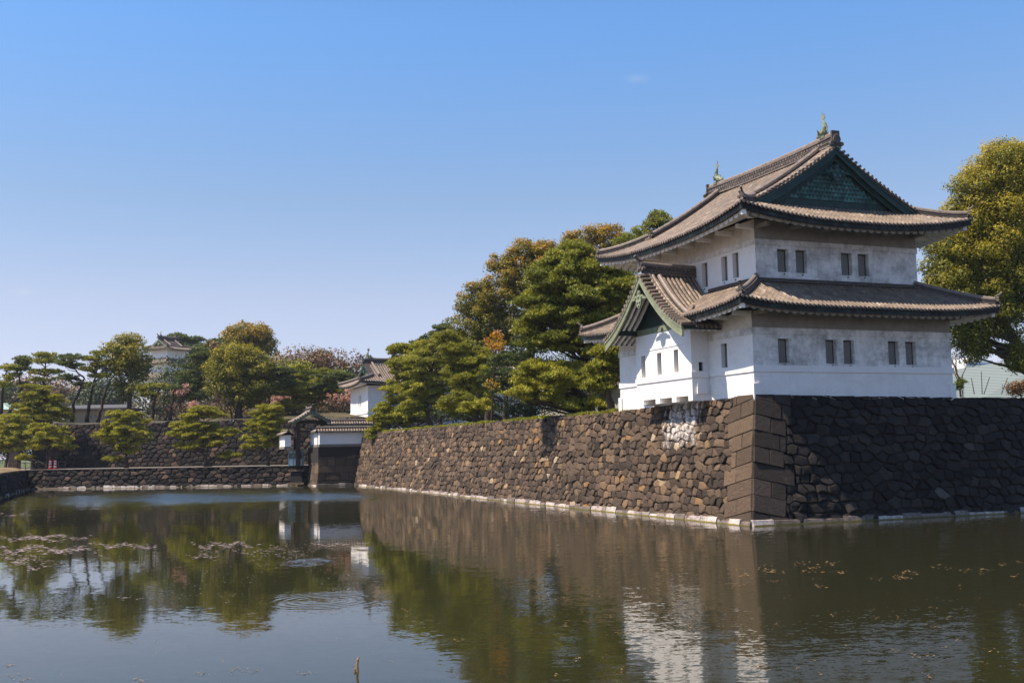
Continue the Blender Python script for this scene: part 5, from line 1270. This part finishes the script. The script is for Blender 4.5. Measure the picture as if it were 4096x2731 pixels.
# right of the tower
broad('huge golden green broadleaf tree towering behind the right end of the castle tower', 98.0, [(2425, 920), (2372, 850), (2335, 790), (2295, 720), (2262, 650), (2250, 560)],
      [(2318, 385, 70, 55, 16), (2262, 440, 62, 50, 14), (2215, 490, 45, 40, 8), (2345, 480, 80, 70, 18), (2200, 560, 60, 50, 12), (2290, 570, 90, 70, 20), (2170, 640, 52, 50, 12), (2250, 660, 85, 55, 18), (2350, 640, 80, 80, 16), (2190, 705, 52, 30, 8), (2300, 730, 60, 32, 9), (2225, 770, 34, 22, 5), (2240, 805, 22, 14, 3), (2335, 815, 20, 28, 5), (2425, 520, 70, 160, 22), (2420, 380, 70, 60, 10)],
      clump=1.6, mat='camphor', r0=.62, seed=20, tip=.34, dens=300, base_z=GZ, tone0=.27)
bare('leafless reddish sapling right of the tower wall under the golden green tree', 112, (2207, 912), (2203, 775), .45, seed=3, r0=.11, depthn=4)
pine('sparse little pine sprig over the right wall next to the tower corner', 86, [(2212, 912), (2211, 900), (2206, 888)], [(2200, 889, 10, 4, 3), (2211, 878, 7, 3, 2)], pad=.35, flat=.5, mat='pine_dark', r0=.05, seed=21, tuft=.2, base_z=GZ)
broad('brownish twiggy shrub on the wall at the right edge', 84, [(2345, 912), (2345, 905), (2345, 895)], [(2338, 893, 22, 12, 8), (2352, 880, 14, 10, 3)], clump=.55, mat='brown_twig', r0=.06, seed=22, leaf=.14, base_z=GZ, name='shrub', cat='shrub')

# round pines planted along the far bank
pine('leftmost round pine on the far bank, tall and two tiered beside the gate pillars', 168, [A_(330, 1180), A_(328, 1060), A_(335, 960), A_(330, 900)], [(*A_(300, 885), 28, 9, 5), (*A_(350, 930), 50, 16, 9), (*A_(340, 990), 48, 14, 8), (*A_(250, 1010), 20, 10, 3), (*A_(450, 1020), 22, 7, 4), (*A_(180, 1095), 18, 5, 3)], pad=1.0, flat=.20, mat='pine_bright', r0=.2, seed=30, base_z=BZ)
pine('round pine with a dark right side standing second from the left on the far bank', 166, [A_(885, 1175), A_(880, 1060), A_(872, 930), A_(850, 830)], [(*A_(860, 795), 38, 8, 8), (*A_(790, 850), 28, 10, 5), (*A_(930, 840), 34, 9, 6), (*A_(860, 900), 44, 9, 9), (*A_(760, 945), 38, 8, 7), (*A_(950, 930), 34, 14, 7), (*A_(860, 985), 44, 12, 9), (*A_(880, 1045), 30, 8, 5), (*A_(800, 1105), 20, 5, 3)], pad=.95, flat=.20, mat='pine_bright', r0=.2, seed=31, base_z=BZ)
pine('widest round pine on the far bank, flat topped with twin trunks', 164, [B_(210, 1170), B_(225, 1060), B_(222, 930), B_(200, 830)], [(*B_(200, 765), 34, 7, 8), (*B_(100, 820), 22, 8, 5), (*B_(240, 800), 30, 8, 6), (*B_(60, 880), 28, 8, 6), (*B_(180, 880), 38, 9, 8), (*B_(50, 930), 30, 7, 6), (*B_(330, 920), 36, 10, 8), (*B_(130, 950), 34, 8, 6), (*B_(110, 1020), 36, 7, 7), (*B_(250, 990), 32, 10, 6), (*B_(380, 1080), 24, 7, 4)], pad=.95, flat=.20, mat='pine_bright', r0=.2, seed=32, base_z=BZ)
pine('round pine nearest the guard booth, brightest yellow green on the far bank', 161, [B_(650, 1160), B_(640, 1060), B_(645, 930), B_(655, 830)], [(*B_(655, 755), 26, 7, 7), (*B_(600, 800), 26, 9, 6), (*B_(690, 800), 22, 9, 5), (*B_(570, 860), 28, 9, 7), (*B_(690, 850), 26, 9, 6), (*B_(610, 900), 34, 8, 8), (*B_(710, 920), 26, 8, 6), (*B_(560, 960), 30, 8, 6), (*B_(540, 1015), 30, 7, 6), (*B_(680, 980), 30, 12, 6)], pad=.9, flat=.20, mat='pine_bright', r0=.2, seed=33, base_z=BZ)
pine('dark edged pine at the left frame edge in front of the green roofed hall', 170, [A_(40, 1150), A_(55, 1060), A_(80, 950), A_(100, 860)], [(*A_(110, 830), 34, 10, 8), (*A_(40, 880), 34, 14, 9), (*A_(120, 920), 36, 12, 8), (*A_(40, 970), 34, 14, 8), (*A_(170, 980), 30, 10, 6), (*A_(60, 1030), 30, 8, 5)], pad=1.0, flat=.32, mat='pine', r0=.2, seed=34, base_z=BZ, tone0=.7)
pine('stepped pine rising behind the two tiered bank pine', 178, [A_(325, 1000), A_(310, 850), A_(285, 720), A_(260, 640)], [(*A_(260, 620), 26, 8, 5), (*A_(240, 670), 34, 9, 7), (*A_(330, 700), 32, 9, 6), (*A_(250, 740), 44, 10, 9), (*A_(350, 780), 36, 10, 8), (*A_(200, 790), 36, 10, 7), (*A_(370, 830), 30, 10, 6), (*A_(250, 850), 36, 12, 7)], pad=1.05, flat=.32, mat='pine_bright', r0=.22, seed=35, tone0=.35, base_z=BZ)
# slender leaning pines on the terrace
for i, (lab, tr, el) in enumerate((
    ('slender pine bowing far right at the left frame edge', [(0, 800), (20, 600), (45, 500)], [(60, 470, 55, 22, 7), (20, 590, 50, 18, 5), (60, 540, 30, 14, 3)]),
    ('slender S shaped pine just right of the left edge pine', [(60, 800), (110, 700), (155, 620), (138, 540), (150, 440)], [(155, 415, 55, 16, 6), (140, 480, 60, 16, 7), (170, 445, 40, 12, 4), (110, 520, 40, 12, 3), (160, 590, 40, 12, 3)]),
    ('upright slender pine with a wide airy top above the stepped pine', [(285, 850), (295, 690), (305, 560), (315, 440)], [(310, 385, 80, 16, 8), (300, 425, 90, 16, 9), (290, 500, 80, 16, 7), (380, 500, 60, 14, 5), (300, 555, 80, 14, 5)]),
    ('slender pine hooking left over the low house', [(500, 850), (520, 700), (565, 620), (590, 545), (540, 500), (495, 440)], [(500, 400, 90, 16, 9), (440, 440, 60, 16, 6), (530, 460, 60, 14, 5), (470, 540, 60, 16, 6), (580, 590, 60, 14, 5)]),
    ('straight slender pine in the middle of the terrace row over the house', [(605, 850), (625, 700), (650, 600), (672, 480), (690, 380)], [(690, 375, 50, 14, 6), (640, 410, 60, 16, 7), (690, 450, 60, 16, 7), (620, 480, 60, 16, 6), (690, 530, 50, 14, 5)]),
    ('slender pine leaning right towards the big round tree', [(680, 850), (715, 720), (750, 600), (775, 540), (830, 490)], [(770, 440, 60, 20, 6), (790, 490, 60, 14, 5), (730, 520, 40, 14, 3)]),
    ('leaning pine left of the distant keep base', [(1050, 860), (1075, 720), (1100, 630), (1150, 580)], [(1030, 600, 60, 16, 6), (1120, 600, 36, 10, 3), (1000, 630, 50, 14, 4), (1030, 660, 60, 16, 5)]),
    ('leaning pine right of the distant keep base', [(1178, 860), (1195, 740), (1205, 640), (1250, 590)], [(1270, 510, 50, 14, 5), (1300, 560, 60, 16, 6), (1230, 610, 40, 12, 4)]))):
    pine(lab, 187 + (i % 3) * 2, [A_(*p) for p in tr], [(a / 3.034, b / 3.034 + 689, c / 3.034, d / 3.034, int(n * 2)) for a, b, c, d, n in el], pad=.68, flat=.30, mat='pine_dark' if i % 2 else 'pine', r0=.30, seed=40 + i, tuft=.34, dens=13, tone0=.6)
broad('big round olive tree with golden top left of the distant keep', 190, [A_(895, 860), A_(905, 700), A_(915, 600), A_(900, 480)],
      [(*A_(880, 320), 36, 22, 9), (*A_(800, 370), 26, 22, 6), (*A_(910, 400), 44, 38, 14), (*A_(820, 460), 30, 24, 6), (*A_(960, 460), 22, 26, 7), (*A_(900, 560), 34, 22, 7), (*A_(880, 640), 22, 16, 3)], clump=1.5, mat='camphor', r0=.5, seed=50, tip=.25, tone0=.28)
broad('massive rounded olive gold tree in the middle of the terrace', 186, [B_(440, 860), B_(445, 720), B_(440, 600), B_(430, 500)],
      [(*B_(430, 400), 50, 26, 12), (*B_(330, 470), 32, 30, 9), (*B_(540, 440), 36, 28, 9), (*B_(440, 500), 62, 40, 18), (*B_(340, 580), 36, 30, 9), (*B_(570, 570), 36, 40, 10), (*B_(450, 640), 56, 28, 12), (*B_(560, 680), 24, 20, 4)], clump=1.6, mat='camphor', r0=.65, seed=51, tip=.30, tone0=.25)
broad('tall dome of bronze leaves on the skyline behind the massive rounded tree', 250, [B_(520, 700), B_(520, 500), B_(520, 350)],
      [(*B_(510, 230), 44, 20, 12), (*B_(400, 260), 26, 20, 6), (*B_(600, 270), 24, 30, 8), (*B_(500, 300), 60, 30, 14), (*B_(650, 360), 14, 30, 4)], clump=2.1, mat='orange', r0=.6, seed=52, tip=.2, tone0=.32)
pine('dark pine rising just right of the distant keep', 312, [A_(1300, 700), A_(1310, 500), A_(1290, 330)], [(*A_(1240, 275), 18, 6, 5), (*A_(1320, 300), 26, 12, 8), (*A_(1390, 370), 20, 18, 8), (*A_(1400, 440), 18, 18, 6)], pad=2.0, flat=.5, mat='pine_dark', r0=.4, seed=53)
pine('dense pine clump between the keep and the massive rounded tree', 205, [B_(130, 760), B_(130, 560), B_(120, 400)], [(*B_(185, 370), 14, 10, 5), (*B_(190, 430), 16, 16, 6), (*B_(170, 510), 18, 18, 6), (*B_(160, 530), 26, 18, 7), (*B_(100, 640), 34, 16, 8)], pad=1.6, flat=.45, mat='pine_dark', r0=.35, seed=54)
pine('small dark pine on the skyline left of the bronze dome', 240, [B_(270, 600), B_(275, 420), B_(280, 310)], [(*B_(270, 310), 14, 8, 4), (*B_(285, 350), 22, 12, 6)], pad=1.6, flat=.5, mat='pine_dark', r0=.3, seed=55)
pine('crooked dark pine right of the massive rounded tree', 188, [B_(645, 860), B_(655, 700), B_(670, 600), B_(690, 520)], [(*B_(690, 490), 30, 10, 7), (*B_(740, 520), 26, 12, 6), (*B_(700, 580), 30, 12, 7), (*B_(660, 640), 20, 10, 3)], pad=1.1, flat=.3, mat='pine_dark', r0=.25, seed=56)
pine('bright bushy pine in the middle of the pink blossom', 192, [B_(820, 860), B_(825, 760), B_(820, 650), B_(810, 540)], [(*B_(810, 510), 34, 12, 7), (*B_(850, 570), 36, 14, 8), (*B_(780, 630), 34, 14, 7), (*B_(860, 690), 32, 14, 6), (*B_(800, 740), 26, 14, 4)], pad=1.3, flat=.4, mat='pine', r0=.25, seed=57, tone0=.6)
pine('grey green pine above the moat gate roof', 194, [B_(1010, 860), B_(1020, 760), B_(1040, 640), B_(1060, 520)], [(*B_(1050, 520), 34, 12, 7), (*B_(980, 580), 30, 14, 6), (*B_(960, 660), 30, 14, 6), (*B_(1080, 620), 26, 12, 5), (*B_(960, 730), 26, 12, 4)], pad=1.2, flat=.35, mat='pine', r0=.22, seed=58)
pine('gnarled tree like pine with bare lower limbs right of the gate ridge', 190, [B_(1110, 860), B_(1100, 740), B_(1090, 640), B_(1110, 560)], [(*B_(1110, 540), 40, 10, 7), (*B_(1180, 560), 30, 10, 5), (*B_(1060, 600), 30, 10, 5)], pad=1.0, flat=.3, mat='pine_dark', r0=.28, seed=59)
broad('dark rounded evergreen on the skyline right of the bare grey tree', 235, [B_(1020, 620), B_(1020, 520), B_(1020, 430)], [(*B_(1020, 410), 22, 12, 7), (*B_(990, 460), 24, 16, 7), (*B_(920, 500), 22, 12, 5)], clump=1.9, mat='evergreen', r0=.35, seed=60, tone0=.5)
for i, (lab, bx, by, tx, ty, Yd, sd, bud) in enumerate((
    ('large bare grey tree on the skyline right of the bronze dome', 850, 600, 850, 305, 245, 71, None),
    ('bare brown tree behind the large bare grey tree', 960, 600, 960, 320, 262, 72, None),
    ('bare russet tree on the skyline left of the gatehouse roof', 1160, 650, 1160, 350, 250, 73, None),
    ('bare brown tree just left of the gatehouse roof', 1245, 620, 1240, 370, 240, 74, None),
    ('small bare tree before the massive rounded tree, left one', 340, 860, 335, 600, 184, 75, None),
    ('small pale bare tree close against the massive rounded trunk', 395, 860, 385, 640, 185, 76, None),
    ('pink blossoming tree behind the crooked dark pine', 730, 860, 730, 615, 200, 77, 'blossom'),
    ('pink blossoming tree left of the gatehouse corner', 1080, 860, 1080, 585, 199, 78, 'blossom'),
    ('pink blossoming tree closest to the gatehouse wall', 1200, 860, 1200, 620, 203, 79, 'blossom'),
    ('low pink blossoming tree under the dense pine clump', 120, 860, 120, 700, 199, 80, 'blossom'),
    ('low reddish bare bush tree left of the low blossoming tree', -60, 860, -60, 690, 192, 81, None),
    ('bare russet tree under the gnarled pine', 1140, 860, 1150, 660, 189, 82, None))):
    bare(lab, Yd, B_(bx, by), B_(tx, ty), .62, seed=sd, r0=.2, depthn=5, buds=bud)
bare('white blossoming tree below the distant keep', 196, A_(1260, 780), A_(1260, 540), .6, seed=83, r0=.18, depthn=4, buds='blossom')

# far-off woods that read as one mass
def woods(name, label, items):
    t = thing(name, label, 'woods'); t['kind'] = 'stuff'
    for mat, ells, Yd, cl, lf, dn in items:
        r = random.Random(len(ells) + int(Yd)); P, N_, T = [], [], []; g = np.random.default_rng(int(Yd))
        for (p, c, _, _) in blobs(ells, Yd, r, .5):
            rr = cl * r.uniform(.6, 1.4); n = int(dn * rr * rr / (lf / .3) ** 1.7) + 8; d = g.normal(size=(n, 3)); d /= np.linalg.norm(d, axis=1, keepdims=True)
            P.append(p + d * rr * g.uniform(.5, 1.05, (n, 1)) * np.array([1, 1, .8])); N_.append(d + np.array([0, 0, .3])); T.append(np.full(n, r.uniform(.15, .75)) + d[:, 2] * .15)
        leaves(np.concatenate(P), np.concatenate(N_), np.concatenate(T), M[mat], t, r, lf, name='foliage')
woods('hill_woods', 'brown and green mixed woods covering the slope between the keep and the gatehouse', [
    ('brown_twig', [(*B_(1150, 480), 70, 30, 26), (*B_(900, 440), 60, 20, 18), (*B_(700, 560), 90, 40, 26), (*B_(200, 700), 110, 36, 30), (*B_(1000, 700), 110, 46, 34), (*B_(280, 400), 30, 30, 8), (*B_(600, 760), 90, 26, 18)], 228, 2.6, .55, 46),
    ('evergreen', [(*B_(780, 620), 70, 40, 16), (*B_(1100, 640), 70, 26, 12), (*B_(80, 560), 60, 50, 18), (*B_(600, 640), 60, 40, 12), (*B_(1230, 640), 40, 50, 12)], 222, 2.4, .5, 50),
    ('pine', [(*B_(880, 540), 60, 26, 14), (*B_(720, 470), 40, 16, 8), (*B_(250, 560), 40, 40, 8)], 215, 2.0, .45, 50),
    ('brown_twig', [(*B_(300, 800), 100, 16, 30), (*B_(640, 800), 60, 16, 18), (*B_(950, 800), 90, 18, 26), (*B_(1180, 770), 40, 26, 12), (*B_(0, 800), 50, 16, 12)], 191, 1.3, .34, 42),
    ('pine', [(*B_(480, 800), 70, 14, 12), (*B_(900, 760), 90, 16, 14), (*B_(130, 800), 60, 14, 10)], 193, 1.4, .36, 46),
    ('blossom', [(*B_(690, 690), 34, 20, 9), (*B_(1130, 690), 44, 26, 13), (*B_(120, 745), 60, 12, 9), (*B_(760, 790), 40, 18, 7)], 206, 1.1, .32, 40)])
woods('far_woods', 'hazy brown and dark woods on the horizon behind the leaning pines', [
    ('brown_twig', [(*A_(250, 640), 60, 24, 22), (*A_(90, 660), 50, 24, 16), (*A_(500, 660), 70, 20, 22), (*A_(780, 740), 60, 14, 14), (*A_(380, 720), 110, 14, 22), (*A_(0, 700), 40, 30, 10)], 380, 4.5, 1.0, 46),
    ('evergreen', [(*A_(720, 640), 34, 22, 14), (*A_(640, 700), 40, 14, 9), (*A_(30, 640), 20, 18, 6), (*A_(830, 690), 24, 16, 6)], 350, 4.0, .9, 46),
    ('evergreen', [(*A_(1050, 700), 44, 30, 12), (*A_(1230, 620), 50, 50, 16), (*A_(150, 760), 90, 16, 12), (*A_(1130, 790), 60, 14, 9)], 215, 2.0, .45, 40)])

# ------------------------------------------------------------------ things floating on the moat
def on_water(x, y, z=0.012):
    d = ray(x, y); return CAM + d * ((z - CAM[2]) / d[2])
def floaters(name, label, spots, mat, seed):
    g = np.random.default_rng(seed); mb = MB()
    for (x, y, rx, ry, n, size) in spots:
        for _ in range(n):
            u_ = g.normal(); px = x + u_ * rx * .55; py = y + g.normal() * ry * .8 + math.sin(u_ * 2.5 + x) * ry * 1.3 + (u_ * .02 * rx if seed == 3 else 0)
            p = on_water(px, py, .008 + g.uniform(0, .01)); s = size * g.uniform(.4, 1.3); k = g.integers(5, 8); a0 = g.uniform(0, 6.3); el = g.uniform(.5, 1.3)
            mb.face([p + np.array([math.cos(a0 + 6.283 * i / k) * s * g.uniform(.6, 1.1), math.sin(a0 + 6.283 * i / k) * s * el * g.uniform(.6, 1.1), g.uniform(0, .006)]) for i in range(k)], g.uniform(0, 1))
    return tag(mb.build(name, mat), label, 'floating debris', kind='stuff')
m_petal = mat_tone('petals', [(0, (0.13, 0.10, 0.085)), (1, (0.32, 0.25, 0.235))], namp=.3)
m_dead = mat_tone('dead_leaves', [(0, (0.10, 0.06, 0.03)), (.6, (0.24, 0.16, 0.08)), (1, (0.40, 0.24, 0.07))], namp=.3)
sp_ = [(60, 1236, 70, 3, 170, .13), (130, 1232, 60, 3, 120, .12), (40, 1262, 60, 5, 190, .11), (140, 1262, 70, 4, 190, .11), (260, 1252, 50, 3, 120, .10), (60, 1284, 60, 6, 130, .09), (320, 1256, 40, 3, 60, .09), (20, 1181, 45, 2, 60, .14), (70, 1298, 50, 5, 60, .08),
       (480, 1252, 50, 4, 100, .09), (545, 1250, 45, 3, 120, .09), (470, 1277, 30, 3, 60, .07), (560, 1265, 60, 4, 60, .07), (640, 1262, 50, 4, 60, .07), (620, 1275, 60, 6, 60, .06), (770, 1251, 50, 2, 60, .09), (700, 1270, 60, 12, 90, .05), (300, 1320, 200, 25, 160, .04), (600, 1300, 200, 30, 160, .04), (300, 1372, 26, 2, 20, .05)]
floaters('floating_petals', 'drifts of pale pinkish petals floating on the left half of the moat', sp_, m_petal, 3)
g_ = np.random.default_rng(8); sp_ = [(g_.uniform(1650, 2352), g_.uniform(1285, 1345), g_.uniform(8, 30), 2, int(g_.integers(4, 12)), .05) for _ in range(34)]
sp_ += [(g_.uniform(1200, 2352), g_.uniform(1300, 1560), g_.uniform(5, 22), 2.5, int(g_.integers(3, 9)), .028) for _ in range(60)]
sp_ += [(x, y, 18, 2, 26, .018) for x, y in ((376, 1398), (545, 1536), (320, 1560), (460, 1545), (60, 1558), (30, 1525), (885, 1428), (700, 1545), (930, 1400), (1050, 1470), (760, 1405), (35, 1548), (580, 1540))] + [(g_.uniform(0, 1100), g_.uniform(1400, 1560), 10, 2, 5, .012) for _ in range(30)]
floaters('floating_leaves', 'scattered dead brown leaves floating across the near water', sp_, m_dead, 4)
a_ = on_water(820, 1541, 0); st = MB()
st.tube([(0, 0, -.4), (.01, 0, .0), (.0, 0, .14), (.02, .0, .25), (.045, 0, .30)], [.035, .034, .03, .028, .012], 8, .6); st.tube([(-.02, 0, -.2), (-.045, -.01, .06)], [.03, .02], 6, .4)
o = tag(st.build('wooden_stake', mat_tone('wet_wood', [(0, (0.22, 0.13, 0.06)), (1, (0.42, 0.27, 0.13))], nscale=20, namp=.5)), 'short broken wooden stake poking out of the near water', 'stake'); o.location = tuple(a_)

# ------------------------------------------------------------------ small things at the far left gate
pY = 169.0
def prism_thing(name, label, cat, x, y, Y, build, rot=0, group=None):
    a = at(x, y, Y); t = thing(name, label, cat, (a[0], a[1], BZ), rot, group); build(t); return t
def pil(t):
    mb = MB(); mb.box(-.55, .55, -.5, .5, 0, 3.0); mb.build('shaft', M['hole'], t); mb = MB(); mb.box(-.7, .7, -.65, .65, 3.0, 3.35); mb.build('cap', M['stone_far'], t)
prism_thing('gate_pillar', 'dark squat gate pillar behind the leftmost round bank pine', 'pillar', A_(296, 0)[0], 1075, 170, pil, group='dark gate pillars')
prism_thing('gate_pillar', 'narrow dark gate pillar just left of the squat one', 'pillar', A_(243, 0)[0], 1075, 171, lambda t: (lambda mb: (mb.box(-.35, .35, -.4, .4, 0, 3.1), mb.build('shaft', M['hole'], t), ))(MB()), group='dark gate pillars')
def lampbox(t):
    mb = MB(); mb.box(-.12, .12, -.12, .12, 0, 3.4); mb.build('post', M['hole'], t); mb = MB(); mb.box(-.3, .3, -.3, .3, 3.4, 4.5); mb.build('lamp_housing', m_w, t); mb = MB(); mb.box(-.75, .35, -.35, .35, 4.5, 4.65); mb.build('roof', m_w, t)
prism_thing('gate_lantern', 'white square lantern on a dark post above the far left gate', 'lantern', A_(235, 0)[0], 1075, 168.5, lampbox)
def stoneb(t):
    mb = MB(); rnd = random.Random(6)
    for k in range(3): mb.box(-1.3 + k * .12, 1.3 - k * .1, -.8, .8, k * 1.15 + .01, (k + 1) * 1.15, rnd.uniform(.6, .99))
    mb.build('masonry', M['stone'], t)
prism_thing('masonry_pier', 'pale sunlit masonry pier beside the lantern at the far left gate', 'masonry pier', A_(285, 0)[0], 1072, 174, stoneb)
def barrier(t):
    for x in (-.38, .38):
        mb = MB(); mb.tube([(x, 0, 0), (x, 0, 1.45)], [.24, .17], 10, .5); mb.box(x - .3, x + .3, -.3, .3, -.02, .06, .5); post = mb.build('post', m_red, t)
        for z in (.42, .82, 1.18):
            mb = MB(); mb.tube([(x, 0, z), (x, 0, z + .15)], [.245 - z * .05, .238 - z * .05], 10, .8); mb.build('white_stripe', m_w, post)
    mb = MB(); mb.box(-.3, .3, -.03, .03, 1.3, 1.38, .5); mb.build('crossbar', m_red, t)
prism_thing('road_barrier', 'pair of red and white striped barrier posts at the far left end of the moat', 'barrier', 121, 1076, 166.5, barrier)
def arm(t):
    mb = MB(); mb.box(-.2, .2, -.2, .2, 0, 1.1, .7); mb.build('post', m_w, t); mb = MB(); mb.bar((0, 0, 1.0), (1.9, 0, 1.75), .12, .14, .8); mb.build('boom', m_w, t)
prism_thing('gate_boom', 'white tilted boom of a vehicle gate beside the striped barrier posts', 'boom gate', 77, 1073, 170, arm)
def kiosk(t):
    mb = MB(); mb.box(-.75, .75, -.7, .7, 0, 4.4, .4); mb.build('body', M['bark'], t)
    mb = MB(); mb.tube([(0, 0, 4.4), (0, 0, 4.6), (0, 0, 4.95), (0, 0, 5.2), (0, 0, 5.3)], [.95, .95, .8, .45, .08], 14, .8); mb.build('dome_roof', m_w, t, True)
prism_thing('small_kiosk', 'narrow dark kiosk under a white domed roof behind the left edge pine trunks', 'kiosk', 33, 1072, 182, kiosk)
ft = thing('iron_fence', 'low dark iron fence between the left edge pines and the barrier', 'fence', tuple(at(A_(40, 0)[0], 1076, 168)[:2]) + (BZ,), .03)
mb = MB(); mb.box(0, 9, -.03, .03, 1.05, 1.12); mb.box(0, 9, -.03, .03, .3, .36); mb.build('rail', M['bark_red'], ft)
for k in range(10):
    mb = MB(); mb.box(k * 1.0 - .04, k * 1.0 + .04, -.05, .05, 0, 1.2); mb.build('fence_post', M['bark_red'], ft)
woods('gate_thicket', 'dark evergreen thicket behind the far left gate and bank pines', [('evergreen', [(*A_(60, 1000), 50, 34, 26), (*A_(230, 960), 44, 34, 20), (*A_(330, 980), 26, 30, 10), (*A_(-60, 980), 40, 40, 12)], 192, 1.7, .4, 60)])
# grass along the wall top
g_ = np.random.default_rng(12); n = 9000; vv = g_.uniform(18, 88, n); uu = 1.72 + g_.uniform(0, 1, n) ** 2 * 1.6
P = (C0 * [1, 1, 0])[None] + dR[None] * uu[:, None] + dL[None] * vv[:, None]; P[:, 2] = 7.26 + .05 * np.sin(vv * 1.3)
keepm = (np.sin(vv * .37) + np.sin(vv * .9 + 2) + g_.uniform(-1, 1, n)) > -.3; P = P[keepm]
gt = needles(P, None, g_.uniform(.3, .9, len(P)), M['pine'], None, random.Random(3), .26, 4, 'wall_top_grass', 1.2)
tag(gt, 'fresh green grass along the top edge of the long wall', 'grass', kind='stuff')

# ------------------------------------------------------------------ thin spring haze
def haze():
    m = bpy.data.materials.new('haze'); m.use_nodes = True; nt = m.node_tree
    for nd in list(nt.nodes):
        if nd.type == 'BSDF_PRINCIPLED': nt.nodes.remove(nd)
    v = nt.nodes.new("ShaderNodeVolumePrincipled"); v.inputs['Color'].default_value = (0.80, 0.87, 1.0, 1); v.inputs['Density'].default_value = 0.00010; v.inputs['Anisotropy'].default_value = 0.2
    nt.links.new(v.outputs[0], nt.nodes["Material Output"].inputs['Volume'])
    mb = MB(); mb.box(-1700, 1700, -120, 3100, -1.2, 62); o = mb.build('haze', m); tag(o, kind='stuff')
    SC.cycles.volume_bounces = 0; SC.cycles.volume_step_rate = 5
haze()
